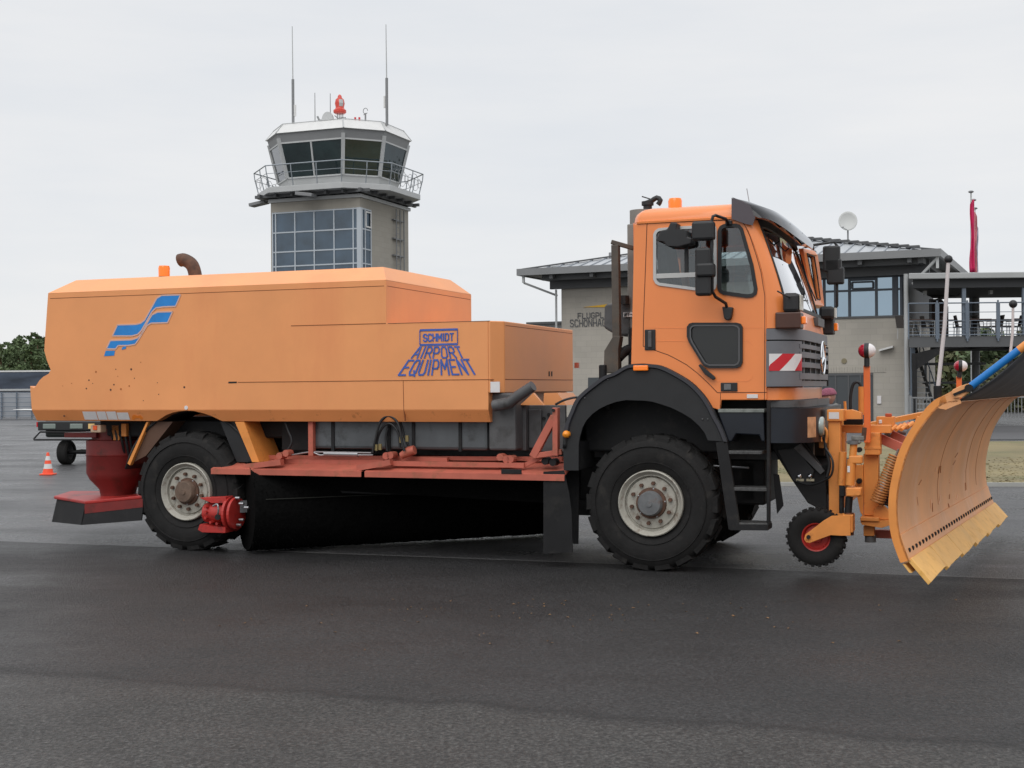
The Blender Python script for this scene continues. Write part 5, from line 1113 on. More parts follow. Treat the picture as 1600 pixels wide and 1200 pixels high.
# sun visor of smoked acrylic
zv0, zv1, zv2 = S(1143, 309, .05).z, S(1192, 330, .1).z, S(1185, 356, .1).z
def vis(t, k):     # k 0 top edge .. 1 bottom edge
    x = abs(2*t-1); fr_ = (1-x**5)**.5 if x < 1 else 0
    ut = [.74, .92, 1.08, 1.19, 1.25]; 
    tz = [zv0, zv0-.035, zv0-.10, zv0-.21, zv0-.34]; kk = k*4; i = min(3, int(kk)); f = kk-i
    ub = lerp(ut[i], ut[i+1], f); z = lerp(tz[i], tz[i+1], f)
    us = [.76, .79, .84, .91, .99]; uss = lerp(us[i], us[i+1], f)
    return V((uss+(ub-uss)*fr_+.02*fr_, .00+2.44*t, lerp(z, zv0, .42*x**6*k)))
rows = [[vis(t, k/8) for t in TS] for k in range(9)]; VS = MB().grid(rows).build('sun_visor', SMOK, CAB, smooth=60)
v0 = vis(0, 0); MB().prism([S(1143, 309, 0), S(1150, 311, 0), S(1172, 321, 0), S(1180, 340, 0), S(1176, 352, 0), S(1165, 350, 0), S(1143, 342, 0)], (0, .006, 0)).build('visor_side', mat('smoke_solid', (.06, .045, .055), .15, coat=.5), VS)
for t in (.2, .5, .8): q = vis(t, .75); MB().tube([q, V((q.x-.10, q.y, q.z-.02)), V((q.x-.16, q.y, q.z+.05))], .008, 5).build('visor_bracket', BK, VS)
MB().cyl(vis(.55, .2)+V((-.2, 0, 0)), vis(.55, .2)+V((-.25, 0, .30)), .004, 4).build('radio_aerial', STL, CAB)
# mirrors, near side
mm = MB(); VM = -.24
arm = [S(1137, 352, CV), S(1137, 347, -.02), S(1134, 342, -.1), S(1118, 336.5, VM), S(1114, 338, VM), S(1112, 345, VM), S(1112, 400, VM), S(1113, 455, VM), S(1118, 464, -.16), S(1134, 474, -.04), S(1136, 482, 0)]
MA = mm.tube(arm, .014, 8).build('mirror_arm', BK, TR, smooth=60)
def mirror(x0, y0, x1, y1, v, dv=.10):
    a, b = S(x0, y0, v), S(x1, y1, v); m = MB().bb((a.x, v-dv/2, a.z), (b.x, v+dv/2, b.z)).build('mirror_housing', BK, MA, bevel=.022); return m
mirror(1082, 347, 1117, 375, VM); mirror(1087, 388, 1112, 462, VM); mirror(1089, 412, 1117, 433, VM-.01, .13)
splate('mirror_foot', [(1128, 479), (1145, 480), (1142, 497), (1139, 500), (1134, 500), (1131, 497)], -.02, .06, BK, MA, .01)
splate('mirror_foot', [(1133, 343), (1143, 344), (1143, 351), (1133, 351)], 0, .05, BK, MA, .004)
km = MB(); km.prism([S(1024, 376, -.1), S(1032, 360, -.1), S(1042, 358, -.1), S(1048, 347, -.1), S(1058, 348, -.1), S(1057, 358, -.1), S(1074, 360, -.1), S(1074, 370, -.1), S(1081, 372, -.1), S(1080, 381, -.1), S(1064, 385, -.1), S(1040, 384, -.1), S(1036, 377, -.1)], (0, .16, 0)); km.build('kerb_mirror', BK, CAB, bevel=.012)
# mirror, far side
VF = 2.72; um = F_(1302, 410, 1.05).y
UFm = 1.10
fm_ = [S(1258, 386, 2.42), S(1270, 383, 2.5), S(1303, 378, VF), S(1308, 384, VF), S(1309, 395, VF), S(1308, 440, VF), S(1308, 478, VF), S(1304, 484, VF), S(1290, 487, 2.42)]
MF = MB().tube(fm_, .014, 8).build('mirror_arm', BK, TR, smooth=60)
for x0, y0, x1, y1 in ((1286, 385, 1313, 425), (1292, 418, 1319, 444), (1288, 405, 1315, 424)):
    a, b = S(x0, y0, VF), S(x1, y1, VF); MB().bb((a.x, VF-.05, a.z), (b.x, VF+.05, b.z)).build('mirror_housing', BK, MF, bevel=.02)
# far door standing open
dd = FR.F; ud = itp(US, zWB); vh = CV+CW
q1 = [S(1255, 388, 2.42), S(1273, 392, 2.80), S(1278, 399, 2.85), S(1284, 440, 2.88), S(1288, 478, 2.9), S(1283, 482, 2.85), S(1273, 476, 2.5), S(1264, 436, 2.45)]
w_ = [S(1260.5, 396, 2.5), S(1271.5, 401, 2.76), S(1277, 436, 2.80), S(1281, 468, 2.82), S(1276, 467, 2.6), S(1267, 430, 2.52)]
DO = MB().prism(q1, (-.05, 0, 0), [w_]).build('open_door', CO, CAB, bevel=.004)
MB().prism([p+V((-.02, 0, 0)) for p in w_], (.004, 0, 0)).build('door_glass', GL, DO)
o_ = MB()
for a, b in zip(w_, w_[1:]+w_[:1]): o_.beam(a+V((.006, 0, 0)), b+V((.006, 0, 0)), .010, .010)
o_.build('door_rubber', sl_m, DO)
# work lamps
def lamp(x0, y0, x1, y1, u, parent):
    a, b = F_(x0, y0, u), F_(x1, y1, u); c = (a+b)/2; return c
c = S(1240, 473, .02); L1 = MB().bb((c.x-.09, -.02, c.z-.085), (c.x+.05, .17, c.z+.085)).build('work_lamp', BK, TR, bevel=.03); MB().bb((c.x+.051, .0, c.z-.07), (c.x+.068, .155, c.z+.07)).build('lamp_lens', mat('lens_pale', (.5, .48, .42), .15), L1, bevel=.01)
MB().tube([S(1240, 488, .08), S(1244, 482, .08)], .012, 6).build('lamp_bracket', BK, L1)
c = S(1295, 489, 2.3); c = V((c.x, 2.3, c.z)); L2 = MB().bb((c.x-.09, c.y-.1, c.z-.065), (c.x+.06, c.y+.08, c.z+.065)).build('work_lamp', BK, TR, bevel=.03); MB().bb((c.x+.061, c.y-.06, c.z-.05), (c.x+.075, c.y+.06, c.z+.05)).build('lamp_lens', mat('lens_pale', (0, 0, 0)), L2)
c = S(1296, 511, 2.4); MB().bb((c.x-.06, c.y-.08, c.z-.08), (c.x+.05, c.y+.08, c.z+.10)).build('mirror_foot', BK, MF, bevel=.015); c = S(1304, 511, 2.42); MB().bb((c.x-.03, c.y-.04, c.z-.04), (c.x+.035, c.y+.05, c.z+.04)).build('turn_signal', AMB, MF, bevel=.01)
a, b = F_(1271, 496, 1.29), F_(1281, 512, 1.29); MB().bb((1.27, a.y, a.z), (1.335, b.y, b.z)).build('badge', CGY, CAB)
# wipers
for pts in ([(1222, 414), (1234, 395), (1250, 398), (1262, 440), (1275, 470)], [(1262, 470), (1240, 468), (1215, 455)]):
    q = [F_(x, y, 1.30-(480-y)*.0028) for x, y in pts]; MB().tube(q, .007, 5).build('wiper', BK, CAB)
q = [F_(x, y, 1.33-(480-y)*.0022) for x, y in ((1222, 414), (1234, 395))]
# interior
IN = mat('interior_dark', (.02, .021, .023), .8); SEAT = mat('seat_grey', (.07, .072, .08), .9, var=.2, vscale=8)
MB().bb((uR+.05, CV+.1, zcb-.02), (1.15, CV+CW-.1, zcb+.1)).build('cab_floor', IN, CAB)
MB().bb((.86, CV+.1, zcb+.1), (1.18, CV+CW-.1, zWB-.08)).build('dashboard', IN, CAB, bevel=.03)
for v in (.45, 1.75):
    s_ = MB().bb((.10, v-.24, zcb+.42), (.58, v+.24, zcb+.56)).build('seat', SEAT, CAB, bevel=.04); MB().prism([(.06, v-.22, zcb+.5), (.20, v-.22, zcb+.5), (.10, v-.22, zcb+1.12), (.0, v-.22, zcb+1.12)], (0, .44, 0)).build('seat_back', SEAT, s_, bevel=.04); MB().bb((-.0, v-.12, zcb+1.14), (.09, v+.12, zcb+1.32)).build('headrest', SEAT, s_, bevel=.03)
sw = MB(); cc = V((.82, .50, zWB+.02)); sw.tube([cc+V((.09*sin(a)*.5, .22*cos(a), .22*sin(a)*.6)) for a in [2*pi*k/24 for k in range(25)]], .014, 6); sw.cyl(cc, cc+V((.12, 0, -.25)), .03, 8); sw.build('steering_wheel', BK, CAB)
# behind the cab: grab frame, air intake stack, filter box
ps = MB(); ps.beam(S(962, 383, .25), S(964, 530, .25), .07, .075); ps.beam(S(955, 378, .25), S(990, 388, .3), .05, .04); ps.prism([S(958, 525, .2), S(969, 525, .2), S(966, 545, .2), S(966, 583, .2), S(943, 583, .2), S(944, 548, .2)], (0, .12, 0)); PF = ps.build('rear_frame', mat('worn_steel', (.075, .062, .05), .6, var=.3, vscale=6, dirt=(.12, .07, .04), dirtamt=.3, dscale=8), TR, bevel=.006)
c = S(1003, 345, .9); d0 = S(981, 420, .35)
ak = MB(); ak.bb((S(980, 400, .45).x, .45, 1.6), (S(993, 400, .45).x+.02, .70, S(985, 350, .45).z)); ak.build('intake_duct', LGMd := mat('duct_grey', (.20, .195, .18), .6, var=.15), TR, bevel=.01)
q0 = S(1003, 352, .6); MB().cyl((q0.x, .6, q0.z-.15), (q0.x, .6, S(1003, 329, .6).z), .115, 24).build('intake_stack', LGMd, TR, smooth=40)
q0 = S(1012, 328, .6); cp = MB(); cp.cyl((q0.x, .6, q0.z-.02), (q0.x, .6, S(1012, 321, .6).z), .042, 16); cp.cyl((q0.x, .6, S(1012, 321, .6).z), (q0.x, .6, S(1012, 315, .6).z), .058, 16); cp.tube(bez([S(1008, 318, .6), S(1018, 314, .6), S(1026, 309, .6), S(1032, 313, .6), S(1028, 320, .6)], 10), .025, 8); cp.tube([S(1003, 307, .6), S(1016, 311, .6)], .006, 5); cp.build('exhaust_cap', BK, TR, smooth=50)
ab = splate('air_filter', [(944, 478), (950, 474), (988, 472), (988, 525), (962, 524), (943, 512)], .45, .5, CGY, bevel=.03); 
sbox('filter_plate', 974, 488, 988, 495, .43, .02, WHS, ab, 0)
def atext():
    A, B_ = S(975.5, 489, .428), S(987, 489, .428); z_ = S(975.5, 494, .428).z; return textmesh('AFF-4', lambda s, t: V((lerp(A.x, B_.x+.02, s), .426, lerp(z_, A.z, t))), .006)
atext().build('lettering', BK, ab)
c = S(975, 467, .4); MB().cyl((c.x, .4, c.z-.05), (c.x, .4, c.z+.03), .05, 12).build('filter_cap', BK, ab)
x = MB(); x.tube(bez([S(965, 560, .3), S(975, 550, .35), S(985, 545, .4)], 8), .05, 10); x.bb((S(984, 540, .4).x, .35, 1.5), (uR+.02, 1.9, zcb+.35)); x.tube([S(942, 570, .2), S(942, 600, .2), S(950, 640, .3)], .04, 8); x.build('rear_cab_mount', BKM, TR, bevel=.01)
# ---------------- bumper, step, ladder
bpz = lambda y: S(1198, y, .0).z
stp = splate('step_box', [(1121, 643), (1193, 641), (1195, 690), (1190, 690), (1186, 680), (1150, 678), (1143, 690), (1138, 690)], -.0, .35, NAVY, bevel=.01)
sbox('step_tread', 1122, 639, 1194, 644.5, -.01, .33, mat('tread_alu', (.20, .215, .20), .5, metal=.4, var=.3, vscale=30), stp, .003)
UMB = [(0, 1.50), (9, 1.50)]
def bc(t, z, us=1.06, um=1.46, off=0):
    x = abs(2*t-1); k = (1-x**8)**.40 if x < 1 else 0; return V((us+(um+off-us)*k, 0+2.44*t-(off if t < .5 else -off)*(1-k), z))
def bloft(name, y0, y1, m, t0=0, t1=1, off=0, parent=None):
    return solidify(MB().grid([[bc(t, z, off=off) for t in tsr(t0, t1)] for z in (bpz(y0), bpz((y0+y1)/2), bpz(y1))]), name, m, parent or TR, .03)
BP = bloft('front_bumper', 692, 638, NAVY); 
MB().add([bc(t, bpz(638)) for t in TS]+[V((1.06, 2.44, bpz(638))), V((1.06, 0, bpz(638)))], [tuple(range(len(TS)+2))]).build('bumper_top', NAVY, BP)
bloft('bumper_trim', 637, 626, CGY, .0, .88, -.12, BP)
a = bc(.035, bpz(668)); sl2 = MB(); 
hl = MB().grid([[bc(t, bpz(y), off=.022) for t in (.045, .06, .075, .09)] for y in (652, 660, 668, 676, 684)]).build('headlight', mat('headlamp', (.50, .28, .16), .12, coat=.8, var=.3, vscale=9), BP, solid=.01)
for c in ((.16, 668),): q = bc(c[0], bpz(c[1]), off=.04); MB().lathe([(.001, .01), (.075, .005), (.085, -.005), (.09, -.05)], 24, o=q, axis='x').build('fog_light', mat('fog_lens', (.30, .36, .34), .08, spec=.8, coat=1), BP, smooth=50)
x = MB(); us_ = [S(1128, 690, -.02), S(1148, 826, -.02), S(1201, 626, -.02), S(1201, 826, -.02)]
x.beam(us_[0], us_[1], .05, .10, up=V((1, 0, 0))); x.cyl(us_[2], us_[3], .018, 10); x.beam(S(1145, 822.5, -.02), S(1203, 823, -.02), .25, .04); LD = x.build('ladder_frame', BKM, TR)
for y, a, b in ((707, 1138, 1192), (764, 1143, 1199), (819, 1150, 1200)): P, Q = S(a, y, 0), S(b, y, 0); MB().bb((P.x, -.04, P.z-.012), (Q.x, .20, P.z+.018)).build('ladder_rung', mat('rung_steel', (.055, .055, .055), .5, var=.5, vscale=40), LD, bevel=.004)
MB().tube([S(1115, 728, .3), S(1170, 731, .2)], .01, 6).build('brake_pipe', STL, TR)
sbox('engine_sump', 1150, 715, 1186, 790, .8, .6, BKM, bevel=.05)
splate('mudflap', [(1208, 740), (1217, 742), (1224, 790), (1214, 803)], .35, .02, RUBF)
# ================================================================== THE PLOUGH
Nn = at(1455, 910, 9.7); Ff = at(1577, 805, 14.3)
ang = math.degrees(math.atan2(Ff.x-Nn.x, Ff.y-Nn.y)); FP_ = Frame(Nn.x, Nn.y, ang); LB_ = (Ff.xy-Nn.xy).length
PLW = thing('snow_plough', 'wide orange snow plough with yellow cutting edges mounted on the front of the sweeper truck', 'snow plough', FP_.O, -FP_.a)
PS = FP_.S
front = [PS(x, y, 0) for x, y in ((1420, 876), (1406, 835), (1402, 790), (1407, 750), (1420, 705), (1443, 665), (1470, 634), (1500, 628))]
front[-1] = V((.20, 0, front[-1].z)); prof = bez(front, 42)
def off(pr, d):
    o = []
    for i, p in enumerate(pr):
        t = (pr[min(i+1, len(pr)-1)]-pr[max(i-1, 0)]).normalized(); o.append(p+V((-t.z, 0, t.x))*d)
    return o
back = off(prof, .012)
if back[5].x > prof[5].x: back = off(prof, -.012)
NV = 30; rows = [[p+V((0, LB_*i/NV, 0)) for p in prof] for i in range(NV+1)]
BLD = MB().prism(prof+back[::-1], (0, LB_, 0)).build('mouldboard', BL, PLW, smooth=40)
sg = 1 if back[5].x < prof[5].x else -1
# end cheeks and back ribs
bk0 = off(prof, (.055 if off(prof, .01)[5].x < prof[5].x else -.055))
for v, dv in ((0, .014), (LB_-.014, .014), (LB_*.25, .015), (LB_*.5, .015), (LB_*.75, .015)):
    MB().prism([p+V((0, v, 0)) for p in prof[:-4]]+[p+V((0, v, 0)) for p in bk0[:-4][::-1]], (0, dv, 0)).build('end_cheek' if v in (0, LB_-.014) else 'back_rib', PO, BLD)
# near flange: visible strip of the back edge
fl_ = [p+V((0, .0, 0)) for p in bk0[:-3]]; MB().prism(fl_+[p+V((-.012, 0, 0)) for p in fl_[::-1]], (0, .10, 0)).build('edge_flange', PO, BLD)
MB().prism([PS(x, y, 0) for x, y in ((1493, 608), (1502, 630), (1478, 640), (1466, 638), (1470, 620))], (0, .02, 0)).build('corner_ear', BL, BLD)
# wear strip with bolts, welded seams
ws = [p+V((sg*.003, 0, 0)) for p in prof[:6]]; MB().prism([p+V((.010, 0, 0)) for p in prof[:7]]+[p+V((.002, 0, 0)) for p in prof[:7][::-1]], (0, LB_-.02, 0)).build('wear_strip', BL, BLD)
n = 34; pb = lerp(prof[2], prof[3], .5)
for i in range(n):
    v = .1+(LB_-.2)*i/(n-1); MB().ball((pb.x+.012, v, pb.z), .020, 6, (.6, 1, 1)).build('wear_strip_bolt', BKM, BLD)
for f, c in ((.36, 0), (.70, 0), (.84, 0)):
    pts = [p+V((.002, LB_*f, 0)) for p in prof[8:]]; MB().tube([p+V((-.002, 0, 0)) for p in pts], .004, 5).build('weld_seam', mat('weld_line', (.46, .19, .08), .6), BLD)
# scratches on the mouldboard
for i in range(18):
    k = random.randrange(5, 20); v = LB_*random.uniform(.08, .7); p = prof[k]+V((.003, v, 0)); q = prof[min(41, k+random.randrange(1, 3))]+V((.003, v+random.uniform(-.06, .12), 0))
    MB().tube([p, q], .0035, 4).build('scratch', mat('scratch_brown', (.40, .17, .07), .7) if i % 2 else mat('scratch_pale', (.80, .48, .30), .6), BLD)
# cutting edge segments
e0, e1 = prof[0], PS(1455, 910, 0); nseg = 6; R = random.Random(5)
for i in range(nseg):
    v0_, v1_ = LB_*i/nseg+.012, LB_*(i+1)/nseg-.006; d = (e1-e0); nr = V((-d.z, 0, d.x)).normalized()*(-.035)
    bott = [V((e1.x, lerp(v0_, v1_, k/6), e1.z))+V((-.012*k/6, 0, R.uniform(-.007, .007)+.022*k/6)) for k in range(7)]
    poly = [V((e0.x+.014, v0_, e0.z+.02)), V((e0.x+.014, v1_, e0.z+.02))]+bott[::-1]
    MB().prism(poly, V((-abs(nr.x), 0, -abs(nr.z)))).build('cutting_edge', YE, PLW, bevel=.004)
    MB().prism([V((e0.x-.03, v0_, e0.z-.03)), V((e0.x-.03, v1_, e0.z-.03)), V((e0.x+.02, v1_, .24)), V((e0.x+.02, v0_, .24))], (-.02, 0, 0)).build('edge_holder', YE, PLW)
# rubber spray flap with its arms
pt_ = PS(1497, 614, 0); pa = PS(1514, 606, 0); pb_ = PS(1592, 547, 0); pc_ = pb_+(pb_-pa)*.45
AR = MB().cyl(pa, pb_, .028, 16).build('flap_arm', BLUT, PLW, smooth=50); MB().cyl(pb_, pc_, .030, 16).build('flap_arm_end', PO, AR, smooth=50)
MB().prism([PS(x, y, -.02) for x, y in ((1487, 613), (1490, 622), (1503, 621), (1516, 612), (1520, 603), (1514, 599), (1500, 603), (1488, 609))], (0, .025, 0)).build('arm_bracket', BL, PLW, bevel=.004); c = PS(1514, 606.5, -.03); MB().cyl(c+V((0, -.02, 0)), c+V((0, .06, 0)), .03, 12).build('bracket_bolt', BKM, PLW)
MB().beam(PS(1490, 617, -.025), PS(1512, 608, -.025), .012, .02).build('arm_slot', BKM, PLW)
tp_ = prof[-1]; fr_ = []
for j in range(13):
    s = j/12; row = []
    for i in range(25):
        v = .02+(LB_-.04)*i/24; base = V((tp_.x-.01, v, tp_.z+.01)); tip = V((pc_.x, v, pc_.z)); w = .018*sin(i*2.1+j*.3)*s
        row.append(lerp(base, tip, s)+V((0, 0, -.06*sin(pi*s)+w)))
    fr_.append(row)
MB().grid(fr_).build('spray_flap', mat('flap_grey', (.085, .087, .095), .7, var=.3, vscale=2, dirt=(.15, .148, .145), dirtamt=.4, dscale=3), PLW, smooth=60, solid=.01)
MB().cyl(pa+V((0, LB_, 0)), pc_+V((0, LB_, 0)), .028, 12).build('flap_arm', BLUT, PLW, smooth=50)
# marker rods
for (x0, y0, x1, y1, v, lab) in ((1465, 611, 1482, 405, .06, 0), (1578, 560, 1583, 475, LB_-.15, 1)):
    a, b = PS(x0, y0, v), PS(x1, y1, v); rd = MB().tube([a, lerp(a, b, .5)+V((.012, 0, 0)), b], [.016, .015, .014], 8).build('marker_rod', mat('rod_white', (.60, .54, .53), .5), PLW, smooth=60); MB().ball(b, .031 if not lab else .045, 10).build('rod_knob', BK, rd, smooth=60)
    MB().cyl(a+V((0, 0, -.06)), a+V((0, 0, .04)), .03, 8).build('rod_socket', BKM, rd)
# --- lifting frame, built in truck coordinates (carried by the truck front)
PF0 = thing('plough_lift_frame', 'orange lifting frame with jack, springs and red and white marker balls between truck and plough', 'lift frame', FR.O, -FR.a)
def fbox(name, x0, y0, x1, y1, u, du, m, parent=None, bevel=.006):
    a, b = F_(x0, y0, u), F_(x1, y1, u); return MB().bb((u-du, a.y, a.z), (u, b.y, b.z)).build(name, m, parent or PF0, bevel=bevel)
def pb(name, x0, y0, x1, y1, v, dv, m=PO, parent=None, bevel=.006): return sbox(name, x0, y0, x1, y1, v, dv, m, parent or PF0, bevel)
def pp2(name, pts, v, dv, m=PO, bevel=.003): return splate(name, pts, v, dv, m, PF0, bevel)
col_ = pb('mast_plate', 1294, 657, 1314, 803, .50, .12)
hdr = pb('mast_head', 1292, 640, 1318, 658, .47, .30); sbox('sticker', 1295, 644, 1311, 654.5, .465, .004, WHS, hdr, 0)
pp2('head_beam', [(1318, 641), (1330, 640), (1346, 645), (1346, 655), (1318, 655)], .62, .14); pb('cross_beam', 1315, 664, 1392, 677, .80, .12); pb('cross_beam', 1318, 655, 1348, 664, .85, .06, BKM)
pb('mast_plate', 1315, 676, 1320, 706, .72, .1)
ub_ = pb('upper_box', 1351, 676, 1375, 711, .72, .22); pb('box_ledge', 1350, 698, 1376, 702, .715, .02, PO, ub_, .002); pb('lower_column', 1349, 709, 1373, 806, .80, .16); pb('side_web', 1336, 726, 1349, 770, .78, .04)
pp2('gusset', [(1338, 770), (1349, 770), (1349, 808), (1344, 800)], .78, .04)
for px, py in ((1342, 703), (1342, 752)): c = S(px, py, .70); MB().cyl(c, c+V((0, .08, 0)), .024, 12).build('pin_hole', BKM, PF0)
pb('pivot_box', 1369, 651, 1397, 667, 1.05, .2); pb('pivot_lug', 1383, 646, 1393, 652, 1.05, .06, mat('lug_red', (.45, .07, .02), .5)); pb('side_tab', 1373, 656, 1378, 662, 1.04, .02, WHS)
pb('base_plate', 1344, 808, 1374, 815, .68, .30); pp2('base_plate', [(1344, 815), (1392, 813), (1396, 819), (1378, 825), (1347, 820)], .70, .25)
ft_ = pb('pivot_foot', 1349, 822, 1366, 838, .78, .12); c = S(1360, 841, .84); MB().cyl(c+V((0, 0, -.035)), c+V((0, 0, .02)), .05, 14).build('pivot_nut', HUB, ft_)
pb('push_beam', 1367, 828, 1401, 842, .95, .10, RD)
pp2('spring_foot', [(1366, 795), (1373, 790), (1380, 790), (1394, 803), (1394, 812), (1364, 812)], .74, .08)
# jack with support wheel
JV = .30
def jc(x0, y0, x1, y1, r, name, m, v=JV, parent=None, n=18): return MB().cyl(S(x0, y0, v), S(x1, y1, v), r, n).build(name, m, parent or PF0, smooth=40)
jk = jc(1328, 758, 1331, 718, .040, 'jack_tube', PO); jc(1332, 718, 1334, 694, .032, 'jack_tube', PO); jc(1334, 694, 1334, 688, .052, 'jack_head', HUB, parent=jk); sbox('jack_crank', 1322, 688, 1345, 693, JV-.03, .05, mat('crank_grey', (.16, .16, .15), .6, var=.3, vscale=20), jk); sbox('jack_crank', 1330, 681, 1350, 688, JV-.03, .05, mat('crank_grey', (0, 0, 0)), jk); MB().tube([S(1349, 688, JV), S(1351, 668, JV)], .02, 8).build('crank_handle', RUST, jk)
sbox('jack_collar', 1326, 712, 1347, 725, JV-.04, .12, PO, jk, .012); sbox('jack_collar', 1322, 762, 1346, 776, JV-.05, .12, PO, jk, .01); c = S(1341, 770, JV-.055); MB().cyl(c, c+V((0, -.02, 0)), .022, 12).build('collar_bolt', PO, jk)
jc(1325, 803, 1327, 776, .032, 'jack_piston', BKM); jc(1315, 758, 1317, 706, .034, 'lift_cylinder', PO, JV+.12); jc(1315, 802, 1315, 758, .022, 'cylinder_rod', BKM, JV+.12); sbox('rod_clamp', 1311, 760, 1320, 776, JV+.08, .08, BKM, PF0)
sbox('warning_sticker', 1324, 728, 1328, 738, JV-.046, .004, WHS, jk, 0)
cW = S(1276, 838.5, JV); RW = (S(1276, 793.5, JV).z-S(1276, 883.5, JV).z)/2
wt = MB(); pr = [(.12, -.05), (.17, -.075), (RW-.03, -.075), (RW-.008, -.06), (RW-.005, 0), (RW-.008, .06), (RW-.03, .075), (.17, .075), (.12, .05)]
sw_ = MB().lathe([(.001, -.03), (.05, -.025), (.055, -.015), (.10, -.01), (.115, -.05), (.125, -.055), (.13, -.045), (.13, .04), (.001, .04)], 32).build('support_wheel', RDB, PF0, smooth=40, loc=(cW.x, JV, cW.z))
wt.lathe(pr, 48)
for k in range(26):
    for s in (-1, 1):
        a = 2*pi*(k+(.5 if s > 0 else 0))/26; wt.box((cos(a)*(RW-.004), s*.042, sin(a)*(RW-.004)), (.022, .06, .022), Matrix.Rotation(-a, 3, 'Y'))
wt.build('tyre', RUB, sw_, smooth=35)
for s, nm in ((-.115, 0), (.10, 1)):
    MB().prism([V((p.x, JV+s, p.z)) for p in sp_([(1331, 803), (1331, 835), (1318, 835), (1300, 834), (1268, 846), (1262, 845), (1259, 840), (1261, 833), (1290, 811), (1302, 804)], JV)], (0, .015, 0)).build('wheel_fork', PO, PF0, bevel=.003)
c = S(1263.5, 839, JV-.12); MB().cyl(c, c+V((0, -.02, 0)), .018, 10).build('fork_bolt', BKM, PF0)
jc(1327, 801, 1327, 836, .040, 'swivel_post', mat('swivel_brown', (.10, .04, .02), .5, var=.3), JV)
MB().bb((S(1318, 803, JV).x, JV-.10, S(1318, 830, JV).z), (S(1334, 803, JV).x, JV+.10, S(1318, 803, JV).z)).build('fork_head', PO, PF0, bevel=.006)
# springs
for k, (xa, ya_, xb, yb, v, m) in enumerate(((1400, 712, 1370, 786, .68, mat('spring_orange', (.42, .17, .05), .5, var=.3, vscale=20)), (1404, 722, 1384, 790, .88, BKM))):
    a, b = S(xa, ya_, v), S(xb, yb, v); d = (b-a).normalized(); x = d.cross(V((0, 1, 0))).normalized(); y = d.cross(x); N = 19
    MB().tube([lerp(a, b, t/(N*12))+(x*cos(2*pi*t/12)+y*sin(2*pi*t/12))*.055 for t in range(N*12+1)], .0098, 6).build('coil_spring', m, PF0, smooth=60); MB().tube([a, lerp(a, b, -.14)], .012, 6).build('spring_hook', STL, PF0)
for x0, y0, x1, y1, v in ((1375, 685, 1412, 701, .95), (1392, 679, 1420, 692, 1.15)): MB().beam(S(x0, y0, v), S(x1, y1, v), .07, .085).build('tilt_arm', RD, PF0, bevel=.004)
for x0, y0, x1, y1, v in ((1362, 683, 1374, 684, .9), (1382, 679, 1391, 680, 1.1), (1402, 673, 1416, 676, 1.2)): MB().cyl(S(x0, y0, v), S(x1, y1, v), .026, 10).build('arm_joint', HUB, PF0)
for k in range(6):
    x = 1368+k*8; MB().cyl(S(x, 674-k*.5, 1.0), S(x+8, 667-k*.5, 1.1), .018, 8).build('hydraulic_ram', PO, PF0)
for k in range(4): MB().cyl(S(1400+k*6, 676-k*3, 1.3), S(1408+k*6, 664-k, 1.4), .022, 8).build('hydraulic_ram', PO if k % 2 else RD, PF0)
pp2('blade_hook', [(1433, 650), (1440, 653), (1425, 688), (1418, 686)], .30, .06)
# link beams from the frame to the back of the blade
lk = MB(); lk.beam((1.9, 1.1, .62), (2.28, 1.1, .62), .14, .12); lk.beam((1.9, 1.5, 1.15), (2.28, 1.5, 1.10), .10, .08); lk.build('link_beam', RD, PF0)
bm = MB(); bm.bb((1.52, .62, .56), (1.64, 2.0, .70)); bm.bb((1.42, .62, 1.1), (1.52, 2.0, 1.2)); bm.bb((1.40, 1.85, .55), (1.52, 2.05, 1.38)); bm.build('cross_beam', PO, PF0, bevel=.006)
# upright cylinder with hose, marker posts with balls
a = S(1347, 604, .9); b = S(1347, 648, .9); MB().cyl(b, a, .034, 16).build('lift_cylinder', PO, PF0, smooth=40)
MB().tube(bez([S(1346, 604, .9), S(1341, 597, .9), S(1333, 601, .9), S(1329, 620, .9), S(1329, 640, .9)], 20), .014, 7).build('hydraulic_hose', BK, PF0, smooth=60)
MB().tube([S(1320, 627, .9), S(1321, 640, .9)], .014, 6).build('grease_nipple', PO, PF0)
def marker(x0, x1, ytop, ybot, bx, by, r, v):
    ps_ = sbox('marker_post', x0, ytop, x1, ybot, v, .05, mat('post_red_orange', (.72, .15, .03), .45, var=.1), PF0); c = S(bx, by, v)
    MB().cyl(S((x0+x1)/2, ytop+2, v), c, .024, 12).build('rubber_stem', BK, ps_)
    for nm, h0, h1, m in (('marker_ball_red', -1, -.22, mat('ball_red', (.38, .01, .03), .15, coat=.6)), ('marker_ball_band', -.26, .26, BK), ('marker_ball_white', .22, 1, mat('ball_white', (.68, .64, .64), .2, coat=.6))):
        pr = []
        for k in range(13):
            h = lerp(h0, h1, k/12); pr.append((max(1e-4, sqrt(max(0, 1-h*h)))*r*(1.06 if 'band' in nm else 1), h*r*1.15))
        MB().lathe(pr, 24, axis='x').build(nm, m, ps_, smooth=70, loc=c)
marker(1349, 1360, 571, 692, 1354.5, 548, .068, .64)
marker(1494, 1503, 588, 640, 1501, 572, .062, 3.2)
MB().beam(S(1498, 636, 3.2), V((1.5, 1.9, 1.22)), .05, .05).build('marker_carrier', PO, PF0)
